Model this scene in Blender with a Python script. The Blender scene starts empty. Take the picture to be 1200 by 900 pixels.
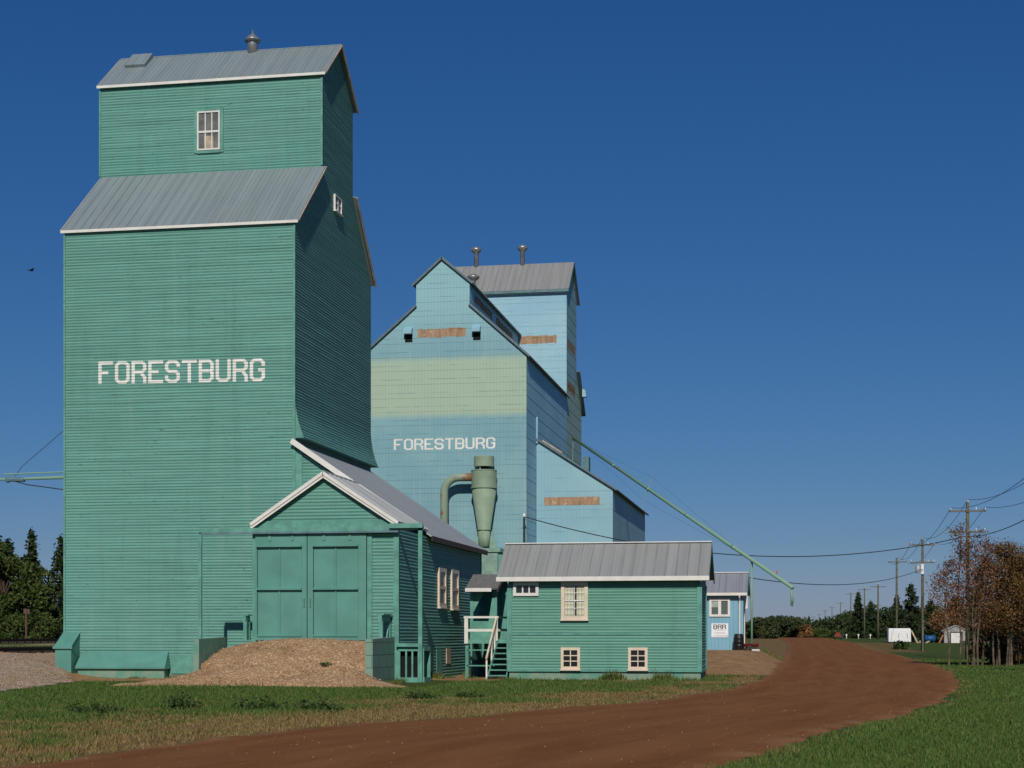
import bpy, math, random
import numpy as np
from mathutils import Vector, noise as mnoise
random.seed(7); RNG = np.random.default_rng(11)
R = math.radians
scene = bpy.context.scene
COL = scene.collection
ORIG = {}

# ---------------------------------------------------------------- materials
class NT:
    def __init__(s, name, rough=0.7, spec=0.3, metal=0.0):
        s.m = bpy.data.materials.new(name); s.m.use_nodes = True
        s.t = s.m.node_tree; s.b = s.t.nodes['Principled BSDF']
        s.b.inputs['Roughness'].default_value = rough
        s.b.inputs['Specular IOR Level'].default_value = spec
        s.b.inputs['Metallic'].default_value = metal
    def n(s, typ, **kw):
        o = s.t.nodes.new(typ)
        for k, v in kw.items():
            setattr(o, k, v)
        return o
    def l(s, a, b): s.t.links.new(a, b)
    def val(s, sock, v):
        if hasattr(v, 'node'): s.l(v, sock)
        else: sock.default_value = v
    def math(s, op, a, b=0.0, c=None):
        o = s.n('ShaderNodeMath', operation=op)
        s.val(o.inputs[0], a); s.val(o.inputs[1], b)
        if c is not None: s.val(o.inputs[2], c)
        return o.outputs[0]
    def comb(s, x, y, z):
        o = s.n('ShaderNodeCombineXYZ')
        s.val(o.inputs[0], x); s.val(o.inputs[1], y); s.val(o.inputs[2], z)
        return o.outputs[0]
    def obj(s):
        c = s.n('ShaderNodeTexCoord'); sp = s.n('ShaderNodeSeparateXYZ')
        s.l(c.outputs['Object'], sp.inputs[0])
        return c.outputs['Object'], sp.outputs[0], sp.outputs[1], sp.outputs[2]
    def noise(s, vec, scale=1.0, detail=4, rough=0.55):
        o = s.n('ShaderNodeTexNoise'); s.l(vec, o.inputs['Vector'])
        o.inputs['Scale'].default_value = scale; o.inputs['Detail'].default_value = detail
        o.inputs['Roughness'].default_value = rough
        return o.outputs[0]
    def step(s, v, lo, hi, a=0.0, b=1.0):
        o = s.n('ShaderNodeMapRange', interpolation_type='SMOOTHSTEP')
        s.val(o.inputs[0], v); s.val(o.inputs[1], lo); s.val(o.inputs[2], hi)
        s.val(o.inputs[3], a); s.val(o.inputs[4], b)
        return o.outputs[0]
    def mix(s, f, a, b):
        o = s.n('ShaderNodeMix', data_type='RGBA')
        s.val(o.inputs[0], f)
        for k, v in ((6, a), (7, b)):
            if isinstance(v, tuple): o.inputs[k].default_value = (*v, 1)
            else: s.l(v, o.inputs[k])
        return o.outputs[2]
    def attr(s, name):
        o = s.n('ShaderNodeAttribute', attribute_name=name)
        return o
    def bump(s, h, strength=0.5, dist=0.02):
        o = s.n('ShaderNodeBump'); o.inputs['Strength'].default_value = strength
        o.inputs['Distance'].default_value = dist
        s.l(h, o.inputs['Height']); s.l(o.outputs[0], s.b.inputs['Normal'])
    def color(s, c):
        if isinstance(c, tuple): s.b.inputs['Base Color'].default_value = (*c, 1)
        else: s.l(c, s.b.inputs['Base Color'])

def plain(name, c, rough=0.7, spec=0.3, metal=0.0, var=0.18, sc=3.0):
    k = NT(name, rough, spec, metal); v, x, y, z = k.obj()
    f = k.noise(v, sc, 5)
    d = tuple(a * (1 - var) for a in c); u = tuple(min(1, a * (1 + var)) for a in c)
    k.color(k.mix(k.step(f, 0.3, 0.7), d, u))
    return k.m

def lap_siding(name, c, pitch, z0, wear=1.0, bluish=(0.10, 0.30, 0.27)):
    """painted lap boards: tone per board, worn dashes along the edges"""
    k = NT(name, 0.62, 0.25); v, x, y, z = k.obj()
    u = k.math('ADD', x, y)
    rowf = k.math('DIVIDE', k.math('SUBTRACT', z, z0), pitch)
    row = k.math('FLOOR', rowf); fr = k.math('FRACT', rowf)
    tone = k.noise(k.comb(k.math('MULTIPLY', u, 0.28), k.math('MULTIPLY', row, 3.71), 0.0), 1.0, 2)
    col = k.mix(k.step(tone, 0.3, 0.72), tuple(a * 0.9 for a in c), tuple(a * 1.08 for a in c))
    big = k.noise(v, 0.28, 4)
    col = k.mix(k.step(big, 0.52, 0.75, 0.0, 0.4), col, bluish)
    # worn, split board edges
    wn = k.noise(k.comb(k.math('MULTIPLY', u, 1.3), k.math('MULTIPLY', row, 7.13), 3.0), 1.0, 4, 0.65)
    edge = k.step(fr, 0.16, 0.04)
    region = k.step(k.noise(v, 0.22, 3), 0.32, 0.58)
    dash = k.math('MULTIPLY', k.math('MULTIPLY', k.step(wn, 0.53, 0.60), edge), k.math('MULTIPLY_ADD', region, 0.65, 0.2))
    stn = k.noise(k.comb(k.math('MULTIPLY', u, 1.7), 0.0, k.math('MULTIPLY', z, 0.13)), 1.0, 5, 0.65)
    col = k.mix(k.step(stn, 0.50, 0.75, 0, 0.30), col, tuple(a * 0.62 for a in c))
    col = k.mix(k.step(stn, 0.45, 0.25, 0, 0.30), col, (c[0] * 1.9, c[1] * 1.2, c[2] * 1.25))
    col = k.mix(k.math('MULTIPLY', dash, 0.85 * wear), col, tuple(a * 0.25 for a in c))
    # short vertical butt joints
    cell = k.math('ADD', k.math('MULTIPLY', u, 0.33), k.math('MULTIPLY', row, 0.618))
    fj = k.math('FRACT', cell)
    joint = k.math('LESS_THAN', fj, 0.008)
    col = k.mix(k.math('MULTIPLY', joint, 0.22), col, tuple(a * 0.3 for a in c))
    # little flecks where the paint has gone
    fl = k.noise(k.comb(k.math('MULTIPLY', u, 3.0), k.math('MULTIPLY', z, 11.0), 9.0), 1.0, 3)
    col = k.mix(k.math('MULTIPLY', k.step(fl, 0.655, 0.73), k.math('MULTIPLY', region, 0.8 * wear)), col, (0.03, 0.085, 0.08))
    k.color(col)
    k.bump(k.noise(k.comb(k.math('MULTIPLY', u, 2.0), k.math('MULTIPLY', z, 40.0), 0.0), 1.0, 3), 0.25, 0.01)
    return k.m

def clad(name, c, band=None, bandc=None, top=None):
    """faded steel cladding in horizontal courses with fine vertical ribs"""
    k = NT(name, 0.55, 0.3); v, x, y, z = k.obj()
    u = k.math('ADD', x, y)
    big = k.noise(v, 0.25, 5)
    col = k.mix(k.step(big, 0.35, 0.7), tuple(a * 0.92 for a in c), (c[0] * 1.16, c[1] * 1.07, c[2] * 1.0))
    if top: col = k.mix(k.step(z, top[0], top[0] + 4.0), col, top[1])
    if band:
        w = k.math('ADD', z, k.math('MULTIPLY', k.noise(k.comb(k.math('MULTIPLY', u, 2.2), 0.0, 0.0), 1.0, 4), 0.3))
        f = k.math('MULTIPLY', k.step(w, band[0] - 0.1, band[0] + 0.5), k.step(w, band[1] + 0.5, band[1] - 0.1))
        col = k.mix(f, col, bandc)
    pan = k.noise(k.comb(k.math('FLOOR', k.math('MULTIPLY', u, 1.25)), k.math('FLOOR', k.math('DIVIDE', z, 0.86)), 0.0), 3.1, 0)
    col = k.mix(k.step(pan, 0.3, 0.8, 0.0, 0.12), col, tuple(a * 0.8 for a in c))
    st = k.noise(k.comb(k.math('MULTIPLY', u, 4.0), 0.0, k.math('MULTIPLY', z, 0.35)), 1.0, 4)
    col = k.mix(k.step(st, 0.5, 0.8, 0.0, 0.3), col, (0.36, 0.44, 0.42))
    fr = k.math('FRACT', k.math('DIVIDE', u, 0.21))
    seam = k.step(k.math('ABSOLUTE', k.math('SUBTRACT', fr, 0.5)), 0.07, 0.02)
    col = k.mix(k.math('MULTIPLY', seam, 0.13), col, tuple(a * 0.45 for a in c))
    ed = k.noise(k.comb(k.math('MULTIPLY', u, 0.6), k.math('FLOOR', k.math('DIVIDE', k.math('SUBTRACT', z, 0.14), 0.86)), 5.0), 1.7, 2)
    fz = k.math('FRACT', k.math('DIVIDE', k.math('SUBTRACT', z, 0.14), 0.86))
    col = k.mix(k.math('MULTIPLY', k.step(fz, 0.06, 0.03), k.step(ed, 0.42, 0.62, 0.06, 0.5)), col, tuple(a * 0.3 for a in c))
    k.color(col)
    k.bump(k.step(k.math('ABSOLUTE', k.math('SUBTRACT', fr, 0.5)), 0.02, 0.2), 0.5, 0.012)
    return k.m

def sheet_roof(name, c, rust=0.5, along='x', seam=0.37):
    k = NT(name, 0.55, 0.35, 0.12); v, x, y, z = k.obj()
    u = x if along == 'x' else y
    st = k.noise(k.comb(k.math('MULTIPLY', u, 2.7), 0.0, k.math('MULTIPLY', z, 0.25)), 1.0, 5)
    col = k.mix(k.step(st, 0.3, 0.7), tuple(a * 0.9 for a in c), tuple(a * 1.08 for a in c))
    col = k.mix(k.step(k.noise(v, 0.5, 5), 0.45, 0.75, 0, 0.5), col, (c[0] * 1.08, c[1] * 1.06, c[2] * 0.93))
    sh = k.noise(k.comb(k.math('FLOOR', k.math('DIVIDE', u, seam)), 0.0, 0.0), 4.3, 0)
    col = k.mix(k.step(sh, 0.3, 0.7, 0, 0.22), col, tuple(a * 0.72 for a in c))
    fs = k.math('ABSOLUTE', k.math('SUBTRACT', k.math('FRACT', k.math('DIVIDE', u, seam)), 0.5))
    wob = k.noise(k.comb(k.math('MULTIPLY', u, 2.7), 0.0, k.math('MULTIPLY', z, 1.5)), 1.0, 3)
    col = k.mix(k.math('MULTIPLY', k.step(fs, 0.10, 0.03), k.step(wob, 0.3, 0.6, 0.25, 0.75)), col, tuple(a * 0.64 for a in c))
    ru = k.noise(k.comb(k.math('MULTIPLY', u, 1.6), 0.0, k.math('MULTIPLY', z, 0.7)), 1.3, 6, 0.7)
    col = k.mix(k.step(ru, 0.66, 0.78, 0, rust), col, (0.23, 0.13, 0.075))
    k.color(col)
    return k.m

def leafmat(name, c1, c2, trans=0.25):
    k = NT(name, 0.6, 0.2)
    a = k.attr('tint')
    k.color(k.mix(a.outputs['Fac'], c1, c2))
    t = k.n('ShaderNodeBsdfTranslucent'); 
    mx = k.n('ShaderNodeMix', data_type='RGBA'); k.l(a.outputs['Fac'], mx.inputs[0])
    mx.inputs[6].default_value = (*c1, 1); mx.inputs[7].default_value = (*c2, 1)
    k.l(mx.outputs[2], t.inputs[0])
    ms = k.n('ShaderNodeMixShader'); ms.inputs[0].default_value = trans
    out = k.t.nodes['Material Output']
    k.l(k.b.outputs[0], ms.inputs[1]); k.l(t.outputs[0], ms.inputs[2]); k.l(ms.outputs[0], out.inputs[0])
    return k.m

G0 = (0.119, 0.298, 0.250)            # the elevator's sea-green paint
GREEN = lap_siding('green lap siding', G0, 0.112, 0.25)
GREEN_SHED = lap_siding('green shed siding', (0.114, 0.292, 0.238), 0.117, -0.3, 0.8)
GREEN_OFF = lap_siding('green office siding', (0.113, 0.292, 0.226), 0.106, 0.22, 0.35, (0.10, 0.29, 0.23))
GTRIM = plain('green trim paint', (0.106, 0.288, 0.232), 0.55)
GDOOR = plain('green door paint', (0.096, 0.264, 0.22), 0.5, var=0.1, sc=1.2)
GDARK = plain('dark green gap shade', (0.018, 0.06, 0.05), 0.8)  # painted shade for the door grooves
GPALE = plain('weathered green steel', (0.20, 0.32, 0.26), 0.5, var=0.14)
def conc():
    k = NT('green washed concrete', 0.9, 0.1); v, x, y, z = k.obj()
    f = k.noise(v, 1.6, 6, 0.65)
    c = k.mix(k.step(f, 0.38, 0.62), (0.115, 0.28, 0.21), (0.22, 0.30, 0.23))
    c = k.mix(k.step(k.math('ADD', k.noise(v, 2.5, 5), k.math('MULTIPLY', z, -0.5)), 0.62, 0.78, 0, 0.8), c, (0.30, 0.215, 0.15))
    k.color(c); k.bump(f, 0.4, 0.02); return k.m
CONC = conc()
def block():
    k = NT('green painted concrete blocks', 0.9, 0.1); v, x, y, z = k.obj()
    br = k.n('ShaderNodeTexBrick'); k.l(k.comb(k.math('ADD', x, y), z, 0.0), br.inputs['Vector'])
    br.inputs['Scale'].default_value = 1.0; br.inputs['Brick Width'].default_value = 0.9; br.inputs['Row Height'].default_value = 0.42
    br.inputs['Mortar Size'].default_value = 0.012
    br.inputs['Color1'].default_value = (0.17, 0.30, 0.235, 1); br.inputs['Color2'].default_value = (0.21, 0.32, 0.255, 1)
    br.inputs['Mortar'].default_value = (0.05, 0.11, 0.09, 1)
    c = k.mix(k.step(k.noise(v, 2.0, 6), 0.45, 0.7, 0, 0.6), br.outputs[0], (0.22, 0.20, 0.15))
    k.color(c); return k.m
BLOCK = block()
WHITE = plain('white trim paint', (0.68, 0.665, 0.62), 0.5, var=0.06)
def letter():
    k = NT('worn white sign paint', 0.65, 0.2); v, x, y, z = k.obj()
    n = k.noise(k.comb(k.math('MULTIPLY', x, 1.6), 0.0, k.math('MULTIPLY', z, 9.0)), 1.0, 5, .7)
    c = k.mix(k.step(k.noise(v, 2.5, 4), .35, .65), (.66, .66, .62), (.76, .75, .71))
    k.color(k.mix(k.step(n, .56, .72, 0, .6), c, (.30, .42, .38))); return k.m
LETTER = letter()
CREAM = plain('cream window paint', (0.66, 0.55, 0.43), 0.5, var=0.08)
TAN = plain('bare wood edging', (0.42, 0.33, 0.24), 0.7, var=0.2)
ROOF = sheet_roof('galvanised roof', (0.225, 0.278, 0.292), 0.6)
ROOF_R = sheet_roof('galvanised shed roof', (0.37, 0.395, 0.40), 0.12, 'y', 0.9)
ROOF_O = sheet_roof('old office roof', (0.295, 0.305, 0.30), 0.4, 'x', 0.4)
ROOF_B = sheet_roof('weathered elevator roof', (0.28, 0.28, 0.28), 0.5, 'x', 0.45)
ROOF_BR = sheet_roof('blue building dark roof edge', (0.11, 0.16, 0.18), 0.3)
BLUE = clad('pale blue cladding', (0.29, 0.55, 0.68))
BLUE_F = clad('pale blue front with yellow green band', (0.185, 0.37, 0.43), (14.98, 18.6), (0.35, 0.465, 0.35), top=(18.6, (0.245, 0.46, 0.50)))
BLUE_E = clad('light blue elevator cladding', (0.262, 0.48, 0.60))
BLUE_ES = clad('blue elevator side with faded green base', (0.25, 0.46, 0.52), (-5.0, 20.2), (0.33, 0.47, 0.36))
BLUE_L = clad('light blue drive shed cladding', (0.235, 0.44, 0.53))
BTRIM = plain('blue trim', (0.10, 0.19, 0.21), 0.6)
BROWN = None
def boards():
    k = NT('uncovered brown board', 0.8, 0.1); v, x, y, z = k.obj()
    u = k.math('ADD', x, y)
    a = k.noise(k.comb(k.math('MULTIPLY', u, 3.2), 0.0, k.math('MULTIPLY', z, 0.6)), 1.0, 4, 0.7)
    c = k.mix(k.step(a, 0.35, 0.65), (0.27, 0.165, 0.10), (0.40, 0.27, 0.17))
    b = k.noise(k.comb(k.math('MULTIPLY', u, 2.1), 0.0, k.math('MULTIPLY', z, 2.2)), 1.7, 3, 0.6)
    c = k.mix(k.step(b, 0.57, 0.63, 0, 0.55), c, (0.55, 0.44, 0.30))
    k.color(c); return k.m
BROWN = boards()
GLASS_DARK = NT('dark window glass', 0.08, 0.6); GLASS_DARK.color((0.018, 0.022, 0.022)); GLASS_DARK = GLASS_DARK.m
PANE = NT('dusty window glass', 0.3, 0.5); _v, _x, _y, _z = PANE.obj()
PANE.color(PANE.mix(PANE.step(PANE.noise(_v, 1.5, 4), 0.35, 0.65), (0.10, 0.105, 0.10), (0.20, 0.20, 0.185))); PANE = PANE.m
GREYGL = NT('grey office glass', 0.08, 0.6); GREYGL.color((0.10, 0.135, 0.13)); GREYGL = GREYGL.m
def plaid():
    k = NT('pale plaid curtain cloth', 0.9, 0.1); v, x, y, z = k.obj()
    a = k.step(k.math('ABSOLUTE', k.math('SUBTRACT', k.math('FRACT', k.math('MULTIPLY', x, 7.5)), .5)), .2, .12); b = k.step(k.math('ABSOLUTE', k.math('SUBTRACT', k.math('FRACT', k.math('MULTIPLY', z, 5.5)), .5)), .2, .12)
    k.color(k.mix(k.math('MULTIPLY', k.math('ADD', a, b), .38), (.60, .60, .46), (.25, .27, .20))); return k.m
CURTAIN = plaid()
BLACK = plain('black plastic', (0.012, 0.012, 0.013), 0.4)
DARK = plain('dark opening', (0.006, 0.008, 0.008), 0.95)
STEEL = plain('galvanised steel', (0.30, 0.30, 0.30), 0.35, 0.4, 0.5)
CYC = plain('faded green cyclone paint', (0.235, 0.315, 0.225), 0.5, var=0.12, sc=1.2)
def rusty():
    k = NT('green duct with rust', 0.5, 0.3); v, x, y, z = k.obj()
    f = k.noise(v, 2.2, 5)
    g = k.math('ADD', f, k.step(x, -1.5, -.5, 0.0, 0.42))
    k.color(k.mix(k.step(g, 0.56, 0.74), (0.235, 0.31, 0.23), (0.24, 0.12, 0.06))); return k.m
RUSTY = rusty()
SPOUT = None
def spoutm():
    k = NT('mint green spout paint', 0.5, 0.3); v, x, y, z = k.obj()
    k.color(k.mix(k.step(k.noise(v, 0.8, 5, 0.7), 0.6, 0.72), (0.185, 0.34, 0.25), (0.33, 0.22, 0.10))); return k.m
SPOUT = spoutm()
WOODG = plain('tarred pole wood', (0.105, 0.10, 0.058), 0.85, var=0.3, sc=1.5)
ARM = plain('crossarm wood', (0.14, 0.13, 0.10), 0.85)
GREYW = plain('grey fence wood', (0.075, 0.06, 0.05), 0.9, var=0.3)
PORC = plain('porcelain', (0.7, 0.7, 0.7), 0.2, 0.5)
WIRE = plain('wire', (0.03, 0.035, 0.04), 0.6)
RAILM = plain('rusty rail steel', (0.05, 0.03, 0.022), 0.7)
TIE = plain('old railway tie', (0.035, 0.028, 0.022), 0.95, var=0.3)
ASPH = plain('grey shingle', (0.14, 0.145, 0.14), 0.9, var=0.2, sc=8)

# ---------------------------------------------------------------- mesh builder
SEPARATE = {'corner_board', 'rake_board', 'deck_post', 'gusset', 'cap_bracket', 'lower_rail', 'pipe_collar', 'brace', 'eave_board', 'truss_cable', 'door_frame'}
class MB:
    def __init__(s): s.v = []; s.f = []
    def face(s, *p):
        i = len(s.v); s.v += [tuple(q) for q in p]; s.f.append(tuple(range(i, i + len(p))))
    def box(s, x0, x1, y0, y1, z0, z1):
        i = len(s.v)
        s.v += [(x0,y0,z0),(x1,y0,z0),(x1,y1,z0),(x0,y1,z0),(x0,y0,z1),(x1,y0,z1),(x1,y1,z1),(x0,y1,z1)]
        for q in ((0,3,2,1),(4,5,6,7),(0,1,5,4),(1,2,6,5),(2,3,7,6),(3,0,4,7)): s.f.append(tuple(i + k for k in q))
    def hexa(s, p):
        i = len(s.v); s.v += [tuple(q) for q in p]
        for q in ((0,3,2,1),(4,5,6,7),(0,1,5,4),(1,2,6,5),(2,3,7,6),(3,0,4,7)): s.f.append(tuple(i + k for k in q))
    def bar(s, a, b, w, h, up=(0, 0, 1)):
        a = Vector(a); b = Vector(b); d = (b - a).normalized(); u = Vector(up)
        r = d.cross(u)
        if r.length < 1e-4: r = d.cross(Vector((1, 0, 0)))
        r.normalize(); u = r.cross(d).normalized(); r *= w / 2; u *= h / 2
        s.hexa([a - r - u, a + r - u, b + r - u, b - r - u, a - r + u, a + r + u, b + r + u, b - r + u])
    def tube(s, pts, rad, n=8, cap=True):
        pts = [Vector(p) for p in pts]; rads = rad if isinstance(rad, (list, tuple)) else [rad] * len(pts)
        i0 = len(s.v); pr = None
        for k, p in enumerate(pts):
            d = (pts[min(k + 1, len(pts) - 1)] - pts[max(k - 1, 0)]).normalized()
            if pr is None:
                pr = d.cross(Vector((0, 0, 1)))
                if pr.length < 1e-3: pr = Vector((1, 0, 0))
            pr = (pr - d * pr.dot(d)).normalized(); q = d.cross(pr)
            for j in range(n):
                a = 2 * math.pi * j / n
                s.v.append(tuple(p + (pr * math.cos(a) + q * math.sin(a)) * rads[k]))
        for k in range(len(pts) - 1):
            for j in range(n):
                a = i0 + k * n + j; b = i0 + k * n + (j + 1) % n
                s.f.append((a, b, b + n, a + n))
        if cap:
            s.f.append(tuple(i0 + j for j in reversed(range(n))))
            s.f.append(tuple(i0 + (len(pts) - 1) * n + j for j in range(n)))
    def lathe(s, cx, cy, prof, n=24):
        i0 = len(s.v)
        for r, z in prof:
            for j in range(n):
                a = 2 * math.pi * j / n
                s.v.append((cx + r * math.cos(a), cy + r * math.sin(a), z))
        for k in range(len(prof) - 1):
            for j in range(n):
                a = i0 + k * n + j; b = i0 + k * n + (j + 1) % n
                s.f.append((a, b, b + n, a + n))
        s.f.append(tuple(i0 + j for j in reversed(range(n))))
        s.f.append(tuple(i0 + (len(prof) - 1) * n + j for j in range(n)))
    def split(s):
        par = list(range(len(s.v)))
        def find(a):
            while par[a] != a: par[a] = par[par[a]]; a = par[a]
            return a
        for f in s.f:
            for b in f[1:]: par[find(b)] = find(f[0])
        groups = {}
        for f in s.f: groups.setdefault(find(f[0]), []).append(f)
        out = []
        for fs in groups.values():
            m = MB(); ix = {}
            for f in fs:
                for a in f:
                    if a not in ix: ix[a] = len(m.v); m.v.append(s.v[a])
                m.f.append(tuple(ix[a] for a in f))
            out.append(m)
        return out
    def build(s, name, mat, parent=None, smooth=False, label=None):
        if name in SEPARATE:
            return [m.build1(name, mat, parent, smooth) for m in s.split()][-1]
        return s.build1(name, mat, parent, smooth, label)
    def build1(s, name, mat, parent=None, smooth=False, label=None):
        me = bpy.data.meshes.new(name)
        o3 = ORIG.get(parent.name, Vector((0, 0, 0))) if parent else Vector((0, 0, 0))
        me.from_pydata([(x - o3[0], y - o3[1], z - o3[2]) for x, y, z in s.v], [], s.f)
        me.materials.append(mat)
        if smooth:
            me.polygons.foreach_set('use_smooth', [True] * len(me.polygons))
        o = bpy.data.objects.new(name, me); COL.objects.link(o)
        if parent: o.parent = parent
        ORIG[o.name] = o3
        if label: o['label'] = label
        return o

def thing(name, label, cat, loc=(0, 0, 0), group=None):
    o = bpy.data.objects.new(name, None); COL.objects.link(o); o.location = loc
    o.empty_display_size = 0.3
    o['label'] = label; o['category'] = cat
    if group: o['group'] = group
    ORIG[o.name] = Vector(loc)
    return o
def one(name, mb, mat, label, cat, loc, group=None, smooth=False):
    """a thing that is a single mesh, its origin at its base"""
    me = bpy.data.meshes.new(name)
    me.from_pydata([(x - loc[0], y - loc[1], z - loc[2]) for x, y, z in mb.v], [], mb.f); me.materials.append(mat)
    if smooth: me.polygons.foreach_set('use_smooth', [True] * len(me.polygons))
    o = bpy.data.objects.new(name, me); COL.objects.link(o); o.location = loc
    o['label'] = label; o['category'] = cat
    if group: o['group'] = group
    ORIG[o.name] = Vector(loc)
    return o
def copy_tree(o, parent=None):
    c = o.copy(); COL.objects.link(c); c.parent = parent
    ORIG[c.name] = ORIG.get(o.name, Vector((0, 0, 0)))
    for ch in list(o.children): copy_tree(ch, c)
    return c

# faces: origin, horizontal axis, outward normal (all axis aligned)
class Face:
    def __init__(s, O, U, N): s.O = Vector(O); s.U = Vector(U); s.N = Vector(N)
    def p(s, u, z, n=0.0): return s.O + s.U * u + s.N * n + Vector((0, 0, z))
    def box(s, mb, u0, u1, z0, z1, n0, n1):
        mb.hexa([s.p(u0, z0, n1), s.p(u1, z0, n1), s.p(u1, z0, n0), s.p(u0, z0, n0),
                 s.p(u0, z1, n1), s.p(u1, z1, n1), s.p(u1, z1, n0), s.p(u0, z1, n0)])
def front(Y): return Face((0, Y, 0), (1, 0, 0), (0, -1, 0))
def back(Y): return Face((0, Y, 0), (-1, 0, 0), (0, 1, 0))
def right(X): return Face((X, 0, 0), (0, 1, 0), (1, 0, 0))
def left(X): return Face((X, 0, 0), (0, -1, 0), (-1, 0, 0))

def clipz(poly, za, zb):
    def cut(pl, z, keep_above):
        out = []
        for i in range(len(pl)):
            a, b = pl[i], pl[(i + 1) % len(pl)]
            ia = (a[1] >= z) if keep_above else (a[1] <= z); ib = (b[1] >= z) if keep_above else (b[1] <= z)
            if ia: out.append(a)
            if ia != ib:
                t = (z - a[1]) / (b[1] - a[1]); out.append((a[0] + t * (b[0] - a[0]), z))
        return out
    p = cut(poly, za, True)
    if len(p) < 3: return []
    p = cut(p, zb, False)
    return p if len(p) >= 3 else []

def clipu(poly, ua, ub):
    return [(b, a) for a, b in clipz([(z, u) for u, z in poly], ua, ub)]
BR = random.Random(5); BR2 = random.Random(1)
def row_cuts(r, lo, hi):
    c = -31 + r.uniform(.6, 4.2); out = []
    while c < 130:
        if lo + .3 < c < hi - .3: out.append(c)
        c += r.uniform(2.4, 4.9)
    return out
def prof(t, pitch):
    if pitch > .3: return 1 - t
    return .15 + .85 * t / .4 if t < .4 else 1 - (t - .4) / .6
def siding(mb, F, poly, pitch, out, z0, flare=None, lift=0.0, under=True):
    """lap boards over a polygon (u,z); each row leans out at its foot"""
    zs = [q[1] for q in poly]; zmin, zmax = min(zs), max(zs)
    def off(z): return flare(z) if flare else 0.0
    k = math.floor((zmin - z0) / pitch)
    while z0 + k * pitch < zmax - 1e-4:
        zr = z0 + k * pitch; za, zb = max(zr, zmin), min(zr + pitch, zmax); k += 1
        # break at polygon corners so that each slice is a trapezoid
        cuts = sorted({za, zb, *([zr + .4 * pitch] if pitch < .3 and za < zr + .4 * pitch - 1e-3 and zb > zr + .4 * pitch + 1e-3 else []), *[z for z in zs if za + 1e-4 < z < zb - 1e-4]})
        rs = BR.getrandbits(30)
        for a, b in zip(cuts, cuts[1:]):
            if b - a < 1e-4: continue
            sl = clipz(poly, a + 1e-6, b - 1e-6)
            if not sl: continue
            lap = under and pitch < .3                    # separate boards, each a little out of true
            lo, hi = min(q[0] for q in sl), max(q[0] for q in sl); us = [lo]
            if lap:
                pass
            us.append(hi)
            if lap: BR2.seed(rs); us = [lo] + [q for q in row_cuts(BR2, lo, hi)] + [hi]
            for ua, ub in zip(us, us[1:]):
                pc = clipu(sl, ua, ub) if lap else sl
                if not pc: continue
                fo = 1 + BR2.uniform(-.22, .22) if lap else 1; e0, e1 = BR2.uniform(-.011, 0), BR2.uniform(-.011, 0); d0, d1 = (e0, e1) if lap and abs(a - zr) < 1e-4 else (0, 0)
                dz = lambda u: d0 + (d1 - d0) * (u - ua) / max(1e-6, ub - ua)
                oa = out * fo * prof((a - zr) / pitch, pitch) + off(a) + lift; ob = out * fo * prof((b - zr) / pitch, pitch) + off(b) + lift
                mb.face(*[F.p(u, z + (dz(u) if z - a < 1e-3 else 0), oa + (ob - oa) * (z - a) / (b - a)) for u, z in pc])
                if under and abs(a - zr) < 1e-4:
                    uu = [u for u, z in pc if z - a < 1e-3]
                    if uu:
                        q0, q1 = min(uu), max(uu); z_0, z_1 = a + dz(q0), a + dz(q1)
                        mb.face(F.p(q0, z_0, off(a) - 0.003), F.p(q1, z_1, off(a) - 0.003), F.p(q1, z_1, oa), F.p(q0, z_0, oa))

def roof_plane(mb, tl, tr, br, bl, th=0.06, rib=0.36, rw=0.03, rh=0.014):
    tl, tr, br, bl = map(Vector, (tl, tr, br, bl))
    n = (tr - tl).cross(bl - tl).normalized()
    if n.z < 0: n = -n
    d = n * th
    mb.hexa([bl - d, br - d, tr - d, tl - d, bl, br, tr, tl])
    if rib:
        L = (tr - tl).length; m = max(1, int(L / rib))
        for i in range(m + 1):
            t = (i + 0.5 * 0) / m
            a = tl.lerp(tr, t); b = bl.lerp(br, t)
            ax = (tr - tl).normalized() * rw / 2
            if i == 0: a += ax; b += ax
            if i == m: a -= ax; b -= ax
            e = n * 0.001; h = n * rh
            mb.hexa([b - ax + e, b + ax + e, a + ax + e, a - ax + e, b - ax * .6 + h, b + ax * .6 + h, a + ax * .6 + h, a - ax * .6 + h])

def old_boards(mb, F, u0, u1, za, zb, out, z0, lift):
    u = u0
    while u < u1 - .05:
        w = min(BR.uniform(.2, .55), u1 - u); j = BR.uniform(-.035, .035); q = BR.uniform(-.035, .035)
        siding(mb, F, [(u, za + j), (u + w - .006, za + j), (u + w - .006, zb + q), (u, zb + q)], .86, out, z0, lift=lift, under=False); u += w
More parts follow.
